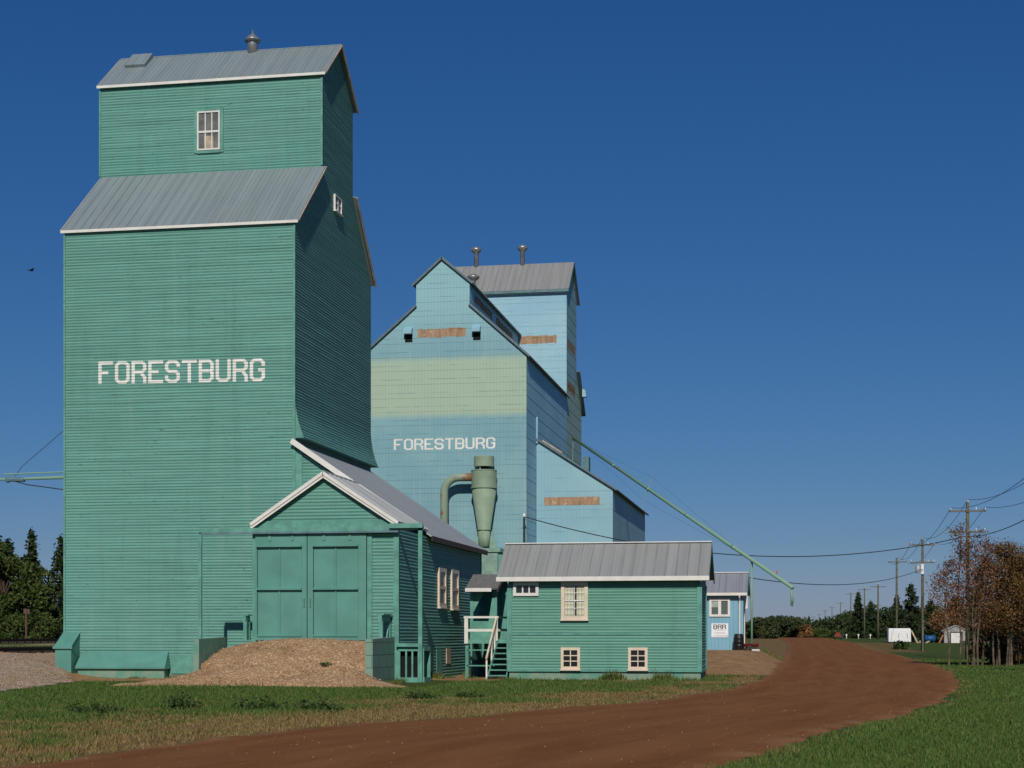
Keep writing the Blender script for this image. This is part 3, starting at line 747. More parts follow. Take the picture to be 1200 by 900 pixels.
# ---------------------------------------------------------------- green drive shed
def drive_shed():
    Yf, Yb, XL, XR, Yg = 54.5, 69.3, -18.86, -13.68, 59.35
    t = thing('drive_shed', 'green drive shed with white trimmed gable and double sliding doors', 'shed', (-16.3, 60, 0))
    p, o, z0 = .117, .0245, -.3
    m = MB(); F = front(Yf)
    siding(m, F, [(XL, -.3), (XR, -.3), (XR, 5.33), (XL, 5.33)], p, o, z0)
    siding(m, F, [(XL, 5.33), (XR, 5.33), (-16.29, 7.05)], p, o, z0)
    siding(m, right(XR), [(Yf, -.3), (Yb, -.3), (Yb, 5.22), (Yf, 5.22)], p, o, z0)
    siding(m, left(XL), [(-58.85, -.3), (-Yf, -.3), (-Yf, 5.33), (-58.85, 5.33)], p, o, z0)
    Fl = front(58.95)
    siding(m, Fl, [(-18.76, 5.2), (XR, 5.1), (-18.76, 8.6)], p, o, z0)
    siding(m, back(Yb), [(-XR, -.3), (18.75, -.3), (18.75, 5.1), (-XR, 5.1)], p, o, z0)
    siding(m, back(Yb), [(-XR, 5.1), (18.75, 5.1), (18.75, 8.6)], p, o, z0)
    m.build('wall', GREEN_SHED, t)
    b = MB(); F.box(b, XR - .14, XR + .05, -.3, 5.3, 0, .05); F.box(b, XL - .05, XL + .12, -.3, 5.3, 0, .05)
    Fl.box(b, -18.8, -18.5, 5.5, 8.5, .033, .05)
    right(XR).box(b, Yb - .12, Yb + .03, -.3, 5.25, 0, .045)
    b.build('corner_board', GTRIM, t)
    zl = lambda x: 8.87 - .682 * (x + 18.81)      # lean-to roof against the elevator
    r = MB(); xe = -13.44
    roof_plane(r, (-18.84, 58.72, zl(-18.84)), (-18.84, Yb + .25, zl(-18.84)), (xe, Yb + .25, zl(xe)), (xe, 58.72, zl(xe)), .05, rib=0)
    rf = r.build('lean_to_roof', ROOF_R, t)
    k = MB(); k.bar((-18.86, 58.69, zl(-18.86) - .05), (-14.6, 58.69, zl(-14.6) - .05), .05, .2); k.build('rake_board', WHITE, rf)
    k = MB(); k.box(xe + .002, xe + .03, 58.7, Yb + .25, zl(xe) - .2, zl(xe) - .0); k.build('eave_board', GREYW, rf)
    # gable roof of the front bay
    pk, ze = 7.2, 5.44; xl, xr = XL - .06, XR + .07
    g = MB(); ya, yb = Yf - .22, 58.93
    roof_plane(g, (-16.29, ya, pk), (-16.29, yb, pk), (xr, yb, ze), (xr, ya, ze), .05, rib=.52, rw=.08, rh=.024)
    roof_plane(g, (-16.292, ya, pk), (-16.292, yb, pk), (xl, yb, ze), (xl, ya, ze), .05, rib=.62, rw=.07, rh=.04)
    g.tube([(-16.29, ya, pk + .0), (-16.29, yb, pk + .0)], .05, 6)
    gr = g.build('gable_roof', ROOF_R, t)
    k = MB()
    for off, d, w in ((0, .03, .105), (.035, .02, .08)):
        for s, xx in ((-1, xl), (1, xr)):
            k.bar((-16.29, ya - .03 + off, pk - .055 - off * 3.2), (xx, ya - .03 + off, ze - .055 - off * 3.2), .03, w)
    k.build('rake_board', WHITE, gr)
    k = MB(); F.box(k, XL - .1, XR + .02, 5.28, 5.52, .05, .09); k.build('base_board', GTRIM, t)
    # sliding door track with the free-standing frames at both ends
    k = MB(); F.box(k, -20.83, -12.72, 5.13, 5.27, .11, .24); 
    F.box(k, -13.9, -12.72, 5.2, 5.36, .25, .36)
    tr = k.build('door_track', GTRIM, t)
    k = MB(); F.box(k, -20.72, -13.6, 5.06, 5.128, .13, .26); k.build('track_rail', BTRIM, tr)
    k = MB(); F.box(k, -20.86, -20.74, 1.0, 5.13, .11, .19); k.build('track_post', GTRIM, tr)
    k = MB(); F.box(k, -12.9, -12.76, -.1, 5.2, .11, .24); F.box(k, -13.68, -12.902, 1.12, 1.24, .1, .22); k.build('track_post', GTRIM, tr)
    # doors
    for x0, x1 in ((-18.78, -16.9), (-16.88, -14.76)):
        k = MB(); F.box(k, x0, x1, 1.32, 5.1, .055, .085)
        a, b2 = (x0 - .04, x1 - .08) if x0 < -17 else (x0 + .1, x1 - .19)
        F.box(k, x0, a + .1, 1.34, 5.08, .086, .125); F.box(k, b2 - .1, x1, 1.34, 5.08, .086, .125)
        F.box(k, a + .1, b2 - .1, 4.66, 5.08, .086, .123)
        F.box(k, a + .1, b2 - .1, 1.34, 1.47, .086, .123)
        F.box(k, a + .1, b2 - .1, 3.10, 3.17, .086, .20); F.box(k, a + .1, b2 - .1, 4.60, 4.658, .086, .21); F.box(k, a + .1, b2 - .1, 1.472, 1.54, .086, .16)
        mid = (a + b2) / 2; F.box(k, mid - .025, mid + .025, 1.54, 3.1, .086, .12); F.box(k, mid - .025, mid + .025, 3.17, 4.6, .086, .12)
        d = k.build('door', GDOOR, t)
        gv = MB()  # dark strips laid on the door stand in for shade in its grooves
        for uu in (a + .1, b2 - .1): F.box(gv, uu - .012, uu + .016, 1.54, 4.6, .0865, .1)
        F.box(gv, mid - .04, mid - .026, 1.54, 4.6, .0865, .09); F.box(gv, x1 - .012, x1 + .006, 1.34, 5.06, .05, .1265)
        gv.build('gap_shade_strip', GDARK, d)
        h = MB(); hx = x1 - .1 if x0 < -17 else x0 + .1; F.box(h, hx - .02, hx + .02, 2.5, 2.8, .126, .17); h.build('handle', BTRIM, d)
        for q in (.28, .72):
            h = MB(); uu = x0 + (x1 - x0) * q; F.box(h, uu - .05, uu + .05, 4.82, 5.14, .126, .15); h.build('door_hanger', GTRIM, d)
    k = MB(); F.box(k, -14.75, -14.58, 1.0, 5.1, .03, .08); k.build('door_jamb', GTRIM, t)
    # side windows
    S = right(XR)
    window(t, S, 60.7, 62.0, 2.6, 4.12, 1, 1, CREAM, PANE, .16, sash=.5, base=.045, bar=.06)
    window(t, S, 63.0, 64.35, 2.56, 4.14, 1, 1, CREAM, PANE, .16, sash=.5, base=.045, bar=.06)
    k = MB(); S.box(k, 62.2, 62.98, .4, 1.0, 0, .05); k.build('vent_cover', TAN, t)
    k = MB(); S.box(k, 60.4, 61.3, -.3, 1.0, .033, .05); k.build('patch_board', GTRIM, t)
    # slatted bin under the right-hand frame
    k = MB(); F.box(k, -13.64, -12.72, .97, 1.1, -.9, .1)
    for x in (-13.6, -13.36, -13.14, -12.92, -12.76): F.box(k, x - .03, x + .03, .06, .97, .03, .09)
    F.box(k, -13.66, -12.7, -.3, .06, -.9, .14); F.box(k, -13.66, -12.72, .06, .97, -.9, -.86); F.box(k, -13.64, -12.74, 1.1, 1.13, -.9, .16)
    bn = k.build('slatted_bin', GTRIM, t)
    k = MB(); F.box(k, -13.65, -12.73, .07, .96, -.2, -.15); k.build('bin_shade_panel', DARK, bn)  # near-black sheet behind the slats, painted in for the shade inside
    return t
drive_shed()

def guard_rail(x, y0, y1, z0, z1, label, name='guard_rail', panel=False):
    t = thing(name, label, 'guard rail', (x, (y0 + y1) / 2, z0), 'guard rails beside the gravel ramp')
    k = MB(); k.box(x - .19, x + .1, y0, y1, z1 - .05, z1); k.box(x - .10, x + .02, y0, y1, z1 - .26, z1 - .052); k.build('top_board', GTRIM, t)
    for y in (y0 + .06, y1 - .06):
        k = MB(); k.box(x - .07, x + .05, y - .06, y + .06, z0, z1 - .26); k.build('post', GTRIM, t)
    k = MB(); k.bar((x, y0 + .1, z0 + .1), (x, y1 - .1, z1 - .3), .05, .1); k.bar((x, y0 + .1, z0 + .55), (x, y1 - .1, z0 + .55), .05, .1); k.build('brace', GTRIM, t)
    return t
guard_rail(-19.02, 54.0, 54.44, 1.35, 2.25, 'short green guard rail post at the shed corner left of the sliding doors')
guard_rail(-13.93, 53.2, 54.38, .1, 2.25, 'tall green guard rail on the block wall right of the sliding doors')

def retaining(x0, x1, y0, y1, z0, z1, mat, label):
    m = MB(); m.hexa([(x0, y0, z0), (x1, y0, z0), (x1, y1, z0), (x0, y1, z0), (x0, y0, z1 - .03), (x1, y0, z1 - .03), (x1, y1, z1 + .03), (x0, y1, z1 + .03)])
    return one('retaining_wall', m, mat, label, 'retaining wall', ((x0 + x1) / 2, (y0 + y1) / 2, z0), 'retaining walls of the gravel ramp')
retaining(-20.07, -19.87, 51.8, 54.44, -.4, 1.42, CONC, 'low concrete retaining wall holding the left edge of the gravel ramp')
retaining(-14.02, -13.77, 51.5, 54.4, -.4, 1.42, BLOCK, 'low painted block retaining wall holding the right edge of the gravel ramp')

# ---------------------------------------------------------------- office
def office():
    X0, X1, Y0, Y1 = -10.6, -3.53, 59.06, 62.15
    t = thing('office', 'small two storey green office with grey metal roof and cream windows', 'office building', (-7, 60.6, 0))
    p, o, z0 = .106, .022, .22
    m = MB()
    siding(m, front(Y0), [(X0, .22), (X1, .22), (X1, 3.55), (X0, 3.55)], p, o, z0)
    for F, s in ((right(X1), 1), (left(X0), -1)):
        a = [(Y0 * s, .22), (Y1 * s, .22), (Y1 * s, 3.55), (Y0 * s, 3.55)]; g = [(Y0 * s, 3.55), (Y1 * s, 3.55), (60.6 * s, 4.75)]
        siding(m, F, a if s > 0 else a[::-1], p, o, z0); siding(m, F, g, p, o, z0)
    siding(m, back(Y1), [(-X1, .22), (-X0, .22), (-X0, 3.55), (-X1, 3.55)], p, o, z0)
    m.build('wall', GREEN_OFF, t)
    b = MB(); F = front(Y0)
    F.box(b, X1 - .13, X1 + .05, .24, 3.4, 0, .05); F.box(b, X0 - .05, X0 + .12, .24, 3.4, 0, .05)
    F.box(b, X0 + .12, X1 - .13, 1.53, 1.6, 0, .035); F.box(b, X0 - .03, X1 + .03, .18, .24, 0, .06)
    right(X1).box(b, Y1 - .12, Y1 + .03, .24, 3.4, 0, .05); right(X1).box(b, Y0, Y1, .18, .24, 0, .05)
    b.build('corner_board', GTRIM, t)
    k = MB(); k.box(X0 + .02, X1 - .0, Y0 + .02, Y1, -.6, .19); k.build('foundation', CONC, t)
    r = MB(); xa, xb = -11.0, -3.2
    roof_plane(r, (xa, 60.6, 4.97), (xb, 60.6, 4.97), (xb, 58.72, 3.66), (xa, 58.72, 3.66), .05, rib=.4, rw=.03, rh=.02)
    roof_plane(r, (xa, 60.602, 4.97), (xb, 60.602, 4.97), (xb, 62.5, 3.66), (xa, 62.5, 3.66), .05, rib=.4, rw=.03, rh=.02)
    rf = r.build('roof', ROOF_O, t)
    k = MB(); k.bar((xa, 60.6, 5.0), (xb, 60.6, 5.0), .2, .035); k.build('ridge_cap', WHITE, rf)
    k = MB(); k.box(xa, xb, 58.68, 58.72, 3.5, 3.66); k.build('eave_board', WHITE, rf)
    k = MB(); k.box(xa, xb, 58.722, Y0, 3.5, 3.53); k.build('soffit', GTRIM, rf)
    k = MB()
    for x in (xb - .02, xa + .02):
        k.bar((x, 60.6, 4.85), (x, 58.72, 3.54), .04, .14); k.bar((x, 60.6, 4.85), (x, 62.5, 3.54), .04, .14)
    k.build('rake_board', GTRIM, rf)
    window(t, F, -10.42, -9.47, 2.97, 3.47, 3, 1, WHITE, GLASS_DARK, .11, base=.034, bar=.05, sill=False)
    w = window(t, F, -8.63, -7.64, 2.1, 3.48, 2, 2, CREAM, GLASS_DARK, .13, base=.034, bar=.022, sash=.5, barm=WHITE)
    for a, b2 in ((-8.49, -8.17), (-8.06, -7.78)):
        k = MB()
        n = 9
        for i in range(n):
            u0 = a + (b2 - a) * i / n; u1 = a + (b2 - a) * (i + 1) / n
            e = .0395 + .002 * (i % 2)
            F.box(k, u0 + .001, u1, 2.24, 3.34, .0381, e + .001)
        k.build('curtain', CURTAIN, w)
    window(t, F, -8.64, -7.93, .27, 1.07, 2, 3, CREAM, GLASS_DARK, .1, base=.034, bar=.035)
    window(t, F, -6.16, -5.45, .27, 1.07, 2, 3, CREAM, GLASS_DARK, .1, base=.034, bar=.035)
    return t
office()

# ---------------------------------------------------------------- porch between shed and office
def porch():
    t = thing('entry_porch', 'small covered green porch with white railing between shed and office', 'porch', (-12, 62, 0))
    k = MB(); x0, x1, ya, yb = -12.9, -11.82, 63.2, 65.4
    k.box(x0, x0 + .12, ya, ya + .1, 1.36, 3.5); k.box(x1 - .12, x1, ya, ya + .1, 1.36, 3.5)
    k.box(x0, x1, yb - .06, yb, -.3, 3.6); k.box(x0 - .01, x0 + .06, ya + .1, yb - .06, -.3, 3.55)
    k.box(x0 + .12, x1 - .12, ya + .02, ya + .07, 1.36, 2.08)
    k.hexa([(x0 + .12, ya + .03, 2.45), (x0 + .14, ya + .03, 2.45), (x0 + .14, ya + .07, 2.45), (x0 + .12, ya + .07, 2.45), (x0 + .12, ya + .03, 3.4), (x0 + .62, ya + .03, 3.4), (x0 + .62, ya + .07, 3.4), (x0 + .12, ya + .07, 3.4)])
    k.hexa([(x1 - .34, ya + .03, 2.08), (x1 - .12, ya + .03, 2.08), (x1 - .12, ya + .07, 2.08), (x1 - .34, ya + .07, 2.08), (x1 - .14, ya + .03, 3.4), (x1 - .12, ya + .03, 3.4), (x1 - .12, ya + .07, 3.4), (x1 - .14, ya + .07, 3.4)])
    k.build('wall', GTRIM, t)
    k = MB()
    roof_plane(k, (x0 - .1, 64.3, 3.98), (x1 + .1, 64.3, 3.98), (x1 + .1, 62.75, 3.37), (x0 - .1, 62.75, 3.37), .05, rib=0)
    roof_plane(k, (x0 - .1, 64.302, 3.98), (x1 + .1, 64.302, 3.98), (x1 + .1, 65.8, 3.37), (x0 - .1, 65.8, 3.37), .05, rib=0)
    rf = k.build('roof', ASPH, t)
    k = MB(); k.box(x0 - .1, x1 - .13, 62.7, 62.748, 3.24, 3.38); k.build('eave_board', WHITE, rf)
    k = MB(); k.bar((x1 + .12, 64.3, 3.9), (x1 + .12, 62.72, 3.28), .04, .13); k.build('rake_board', GREYW, rf)
    k = MB(); k.box(-12.66, -10.66, 61.1, 65.3, 1.2, 1.36); k.build('deck', GTRIM, t)
    k = MB()
    for x, y in ((-12.6, 61.15), (-12.6, 64.9), (-10.75, 62.6)): k.box(x - .06, x + .06, y - .05, y + .05, -.4, 1.2)
    k.build('deck_post', GTRIM, t)
    k = MB()
    for z in (.35, .95): k.bar((-12.6, 61.12, z), (-11.5, 61.12, z), .04, .05)
    k.build('lower_rail', GTRIM, t)
    k = MB(); y = 61.05
    k.box(-12.68, -12.54, y - .05, y + .05, 1.2, 2.17); k.box(-11.48, -11.38, y - .04, y + .04, 1.3, 2.17); k.box(-10.98, -10.88, y + .9, y + 1.0, 1.36, 2.17)
    k.box(-12.7, -11.36, y - .06, y + .06, 2.171, 2.25); k.box(-12.54, -11.48, y - .03, y + .03, 1.66, 1.76)
    k.bar((-11.4, y, 2.2), (-10.9, y + .95, 2.2), .1, .08); k.bar((-11.4, y, 1.72), (-10.9, y + .95, 1.72), .05, .1)
    k.build('railing', WHITE, t)
    st = MB()
    n = 7; ya, yb2, za, zb = 58.95, 61.1, -.12, 1.3
    for i in range(n):
        f = (i + .5) / n; yy = ya + (yb2 - ya) * f; zz = za + (zb - za) * f + .06
        st.box(-11.36, -10.7, yy - .14, yy + .14, zz - .045, zz)
    for x in (-11.38, -10.68):
        st.bar((x, ya - .05, za - .05), (x, yb2, zb - .02), .045, .2)
    st.build('stair', GTRIM, t)
    k = MB(); k.bar((-11.42, 58.95, .62), (-11.42, 61.05, 2.2), .06, .12); hr = k.build('handrail', CREAM, t)
    for f in (.03, .5, .8):
        yy = 58.95 + 2.1 * f; q = MB(); q.box(-11.45, -11.39, yy - .03, yy + .03, za + (zb - za) * f - .05, .62 + 1.58 * f - .05); q.build('handrail_post', WHITE, hr)
    return t
porch()

# ---------------------------------------------------------------- blue annex with text and yellow-green band
BA = dict(XL=-27.53, XR=-16.75, YF=99.61, YB=117.4)
def blue_annex():
    XL, XR, YF, YB = BA['XL'], BA['XR'], BA['YF'], BA['YB']; XC = (XL + XR) / 2
    t = thing('grain_annex', 'pale blue grain annex with stepped gable, yellow green band and white FORESTBURG lettering', 'grain annex', (XC, 108, .3))
    p, o, z0 = .86, .012, .14; ml, mr = -23.8, -20.37
    m = MB(); F = front(YF)
    siding(m, F, [(XL, -.2), (XR, -.2), (XR, 19.0), (XL, 19.0)], p, o, z0)
    siding(m, F, [(XL, 19.0), (XR, 19.0), (mr, 22.28), (ml, 22.28)], p, o, z0)
    siding(m, F, [(ml, 22.28), (mr, 22.28), (mr, 23.72), (XC, 25.2), (ml, 23.72)], p, o, z0)
    m.build('front_wall', BLUE_F, t)
    m = MB()
    siding(m, right(XR), [(YF, -.2), (YB, -.2), (YB, 19.0), (YF, 19.0)], p, o, z0)
    siding(m, left(XL), [(-YB, -.2), (-YF, -.2), (-YF, 19.0), (-YB, 19.0)], p, o, z0)
    siding(m, right(mr), [(YF, 22.2), (YB, 22.2), (YB, 23.72), (YF, 23.72)], p, o, z0)
    siding(m, left(ml), [(-YB, 22.2), (-YF, 22.2), (-YF, 23.72), (-YB, 23.72)], p, o, z0)
    siding(m, back(YB), [(-XR, -.2), (-XL, -.2), (-XL, 19.0), (-XR, 19.0)], p, o, z0)
    siding(m, back(YB), [(-XR, 19.0), (-XL, 19.0), (-ml, 22.28), (-mr, 22.28)], p, o, z0)
    siding(m, back(YB), [(-mr, 22.28), (-ml, 22.28), (-ml, 23.72), (-XC, 25.2), (-mr, 23.72)], p, o, z0)
    m.build('side_wall', BLUE, t)
    ya, yb = YF - .18, YB
    for s, xe, xi in ((1, XR + .25, mr + .02), (-1, XL - .25, ml - .02)):
        r = MB(); roof_plane(r, (xi, ya, 22.32), (xi, yb, 22.32), (xe, yb, 18.92), (xe, ya, 18.92), .1, rib=.6, rh=.03); r.build('side_roof', ROOF_BR, t)
    r = MB()
    for xe in (mr + .25, ml - .25):
        roof_plane(r, (XC + (.001 if xe > XC else -.001), ya, 25.28), (XC + (.001 if xe > XC else -.001), yb, 25.28), (xe, yb, 23.6), (xe, ya, 23.6), .1, rib=.6, rh=.03)
    mon = r.build('monitor_roof', ROOF_BR, t)
    for y0, y1 in ((101.2, 107.2), (108.6, 115.0)):
        k = MB(); old_boards(k, right(mr), y0, y1, 22.75, 23.25, o, z0, .004); k.build('brown_strip', BROWN, t)
    k = MB(); k.lathe(-20.9, 103.4, [(.16, 23.6), (.16, 24.55), (.2, 24.6), (.4, 24.76), (.41, 24.84), (.25, 24.98), (.02, 25.02)], 18); k.build('roof_vent', STEEL, mon, True)
    k = MB(); lettering(k, F, 'FORESTBURG', -25.25, -18.72, 13.22, 13.93, p, o, z0, .006, -.002); k.build('lettering', LETTER, t)
    k = MB(); old_boards(k, F, -23.7, -20.58, 20.28, 20.82, o, z0, .005); k.build('brown_patch', BROWN, t)
    for x in (-24.28, -19.9):
        k = MB(); x0, x1 = x - .26, x + .26
        k.hexa([(x0, YF - .42, 20.5), (x1, YF - .42, 20.5), (x1, YF - .0, 20.5), (x0, YF - .0, 20.5), (x0, YF - .42, 20.72), (x1, YF - .42, 20.72), (x1, YF, 20.98), (x0, YF, 20.98)])
        h = k.build('vent_hood', BLUE_E, t)
        k = MB(); front(YF).box(k, x0 + .02, x1 - .02, 20.02, 20.495, .014, .03); k.build('vent_opening', DARK, h)
    return t
blue_annex()

def blue_elevator():
    XL, XR, YF, CB, YB = -27.5, -16.78, 117.49, 122.7, 125.6
    t = thing('grain_elevator', 'light blue grain elevator tower with grey gable roof rising behind the annex', 'grain elevator', (-22, 121, .3))
    p, o, z0 = .86, .012, .14
    m = MB()
    siding(m, front(YF), [(XL, 15.), (XR, 15.), (XR, 26.9), (XL, 26.9)], p, o, z0)
    m.build('front_wall', BLUE_E, t)
    m = MB()
    S = right(XR)
    siding(m, S, [(YF, -.2), (YB, -.2), (YB, 18.9), (YF, 18.9)], p, o, z0)
    siding(m, S, [(YF, 18.9), (YB, 18.9), (CB, 21.6), (YF, 21.6)], p, o, z0)
    siding(m, S, [(YF, 21.6), (CB, 21.6), (CB, 26.9), (120.1, 29.3), (YF, 26.9)], p, o, z0)
    S = left(XL)
    siding(m, S, [(-YB, -.2), (-YF, -.2), (-YF, 18.9), (-YB, 18.9)], p, o, z0)
    siding(m, S, [(-YB, 18.9), (-YF, 18.9), (-YF, 21.6), (-CB, 21.6)], p, o, z0)
    siding(m, S, [(-CB, 21.6), (-YF, 21.6), (-YF, 26.9), (-120.1, 29.3), (-CB, 26.9)], p, o, z0)
    siding(m, back(YB), [(-XR, -.2), (-XL, -.2), (-XL, 18.9), (-XR, 18.9)], p, o, z0)
    siding(m, back(CB), [(-XR, 21.5), (-XL, 21.5), (-XL, 26.9), (-XR, 26.9)], p, o, z0)
    m.build('side_wall', BLUE_ES, t)
    xa, xb = XL - .25, XR + .18
    r = MB()
    roof_plane(r, (xa, 120.1, 29.42), (xb, 120.1, 29.42), (xb, YF - .25, 26.85), (xa, YF - .25, 26.85), .12, rib=.45)
    roof_plane(r, (xa, 120.102, 29.42), (xb, 120.102, 29.42), (xb, CB + .35, 26.85), (xa, CB + .35, 26.85), .12, rib=.45)
    rf = r.build('roof', ROOF_B, t)
    k = MB()
    k.bar((xb + .02, 120.1, 29.34), (xb + .02, YF - .25, 26.77), .05, .22); k.bar((xb + .02, 120.1, 29.34), (xb + .02, CB + .35, 26.77), .05, .22); k.box(xa, xb, YF - .31, YF - .26, 26.64, 26.82)
    k.build('rake_board', BTRIM, rf)
    for x in (-24.04, -20.5):
        k = MB(); k.lathe(x, 120.1, [(.17, 29.2), (.17, 30.35), (.2, 30.38), (.38, 30.56), (.40, 30.68), (.24, 30.82), (.02, 30.9)], 18); k.build('roof_vent', STEEL, rf, True)
    r = MB(); roof_plane(r, (XL - .2, CB + .02, 21.7), (XR + .3, CB + .02, 21.7), (XR + .3, YB + .35, 18.75), (XL - .2, YB + .35, 18.75), .12, rib=.6); r.build('shoulder_roof', ROOF_BR, t)
    k = MB(); k.hexa([(XR + .31, 123.8, 19.9), (XR + .62, 123.8, 19.9), (XR + .62, 124.4, 19.9), (XR + .31, 124.4, 19.9), (XR + .31, 123.8, 20.5), (XR + .55, 123.8, 20.4), (XR + .55, 124.4, 20.4), (XR + .31, 124.4, 20.5)]); k.build('vent_hood', BLUE_E, t)
    k = MB(); k.box(XR + .0, XR + .45, 126.6, 127.6, 14.3, 15.6); k.build('leg_box', BTRIM, t)
    k = MB(); old_boards(k, front(YF), -20.22, -17.52, 22.94, 23.52, o, z0, .006); k.build('brown_patch', BROWN, t)
    k = MB(); old_boards(k, right(XR), 117.8, 121.9, 22.7, 23.3, o, z0, .006); k.build('brown_patch', BROWN, t)
    k = MB(); old_boards(k, right(XR), 118.0, 121.9, 19.6, 20.3, o, z0, .006); k.build('brown_patch', BROWN, t)
    return t
blue_elevator()

def blue_shed():
    XL, XR, YF, YB = -16.72, -11.77, 103.3, 125.2
    t = thing('lean_to_shed', 'light blue lean-to drive shed against the right side of the blue annex', 'shed', (-14.2, 114, .3))
    p, o, z0 = 3.75, .012, 2.1
    m = MB()
    siding(m, front(YF), [(XL, -.2), (XR, -.2), (XR, 10.9), (XL, 10.9)], p, o, z0); siding(m, front(YF), [(XL, 10.9), (XR, 10.9), (XL, 14.1)], p, o, z0)
    siding(m, right(XR), [(YF, -.2), (YB, -.2), (YB, 10.9), (YF, 10.9)], p, o, z0)
    siding(m, back(YB), [(-XR, -.2), (-XL, -.2), (-XL, 10.9), (-XR, 10.9)], p, o, z0); siding(m, back(YB), [(-XR, 10.9), (-XL, 10.9), (-XL, 14.1)], p, o, z0)
    m.build('wall', BLUE_L, t)
    r = MB(); zr = lambda x: 14.24 - .646 * (x - XL); xe = XR + .3
    roof_plane(r, (XL + .0, YF - .2, zr(XL)), (XL + .0, YB + .2, zr(XL)), (xe, YB + .2, zr(xe)), (xe, YF - .2, zr(xe)), .1, rib=.6)
    r.build('roof', ROOF_BR, t)
    k = MB(); front(YF).box(k, -16.22, -12.62, 9.9, 10.42, .013, .025); k.build('brown_patch', BROWN, t)
    k = MB(); k.tube([(XL + .05, YF - .1, 13.9), (XL + .05, YF - .1, 15.6)], .06, 8); k.build('flashing_post', BLUE_E, t)
    k = MB(); k.bar((XL + .4, YF - .1, 14.08), (XL + 1.7, YF - .1, 13.26), .1, .09); k.build('loose_board', TAN, t)
    return t
blue_shed()

# ---------------------------------------------------------------- cyclone dust collector
def cyclone():
    cx, cy = -19.27, 98.72
    t = thing('dust_collector', 'weathered green cyclone dust collector with bent duct in front of blue annex', 'dust collector', (cx, cy, .3))
    k = MB(); k.lathe(cx, cy, [(.8, 10.62), (.83, 10.62), (.83, 10.72), (.785, 10.73), (.785, 11.68), (.81, 11.7), (.81, 11.76), (.5, 11.78)], 32); k.build('drum', CYC, t, True).data.polygons.foreach_set('use_smooth', [False] * (32 * 7 + 2))
    k = MB(); k.lathe(cx, cy, [(.40, 8.02), (.43, 8.02), (.43, 8.1), (.40, 8.12), (.77, 10.618)], 32); k.build('cone', CYC, t, True)
    k = MB(); k.lathe(cx, cy, [(.3, 11.7), (.3, 12.2)], 20); k.build('neck', DARK, t)
    k = MB(); k.lathe(cx, cy, [(.60, 11.98), (.63, 11.98), (.63, 12.6), (.6, 12.63), (.02, 12.64)], 32); k.build('cap', CYC, t)
    k = MB()
    for a in (.5, 2.6, 4.4): k.box(cx + .5 * math.cos(a) - .03, cx + .5 * math.cos(a) + .03, cy + .5 * math.sin(a) - .03, cy + .5 * math.sin(a) + .03, 11.77, 11.98)
    k.build('cap_bracket', CYC, t)
    k = MB(); k.lathe(cx, cy, [(.2, 7.0), (.33, 7.05), (.39, 8.02)], 20)
    k.box(cx - .05, cx + .05, cy - .42, cy - .36, 6.9, 8.0); k.build('outlet', CYC, t, True)
    # gusset plates of the stand
    k = MB()
    for s in (-1, 1):
        k.hexa([(cx + s * .75, cy + .25, 6.9), (cx + s * .25, cy + .25, 6.9), (cx + s * .25, cy + .3, 6.9), (cx + s * .75, cy + .3, 6.9), (cx + s * .47, cy + .25, 8.0), (cx + s * .40, cy + .25, 8.0), (cx + s * .40, cy + .3, 8.0), (cx + s * .47, cy + .3, 8.0)])
    k.build('gusset', GPALE, t)
    k = MB(); bx = -18.88
    k.box(bx - .7, bx + .75, cy - .65, cy + .65, 6.66, 6.9); k.box(bx - .57, bx + .56, cy - .55, cy + .55, 0.2, 6.66); k.build('hopper_box', GPALE, t)
    k = MB(); k.box(bx + .58, bx + .98, cy - .5, cy + .4, 5.0, 6.5); k.build('side_chute', GTRIM, t)
    pts = [(-21.8, cy, 2.0), (-21.8, cy, 10.4)]
    for i in range(7):
        a = math.pi / 2 * (i + 1) / 7; pts.append((-21.8 + .95 * (1 - math.cos(a)), cy, 10.4 + .95 * math.sin(a)))
    pts.append((cx - .55, cy, 11.35))
    k = MB(); k.tube(pts, .25, 16); d = k.build('duct', RUSTY, t, True)
    return t
cyclone()
def frame_support():
    t = thing('timber_frame', 'green timber frame with diagonal braces standing behind the office', 'timber frame', (-11.6, 70, -.1))
    for x, y in ((-12.2, 70.0), (-11.35, 70.0), (-12.2, 72.5), (-11.35, 72.5)):
        k = MB(); k.box(x - .09, x + .09, y - .09, y + .09, -.3, 4.2); k.build('post', GTRIM, t)
    k = MB(); k.bar((-12.3, 69.85, 3.6), (-11.1, 69.85, 2.2), .06, .2); k.bar((-12.3, 69.86, 2.9), (-11.0, 69.86, 1.5), .06, .2); k.box(-12.3, -11.2, 69.9, 72.6, 4.2, 4.34); k.build('brace', GTRIM, t)
    return t
frame_support()

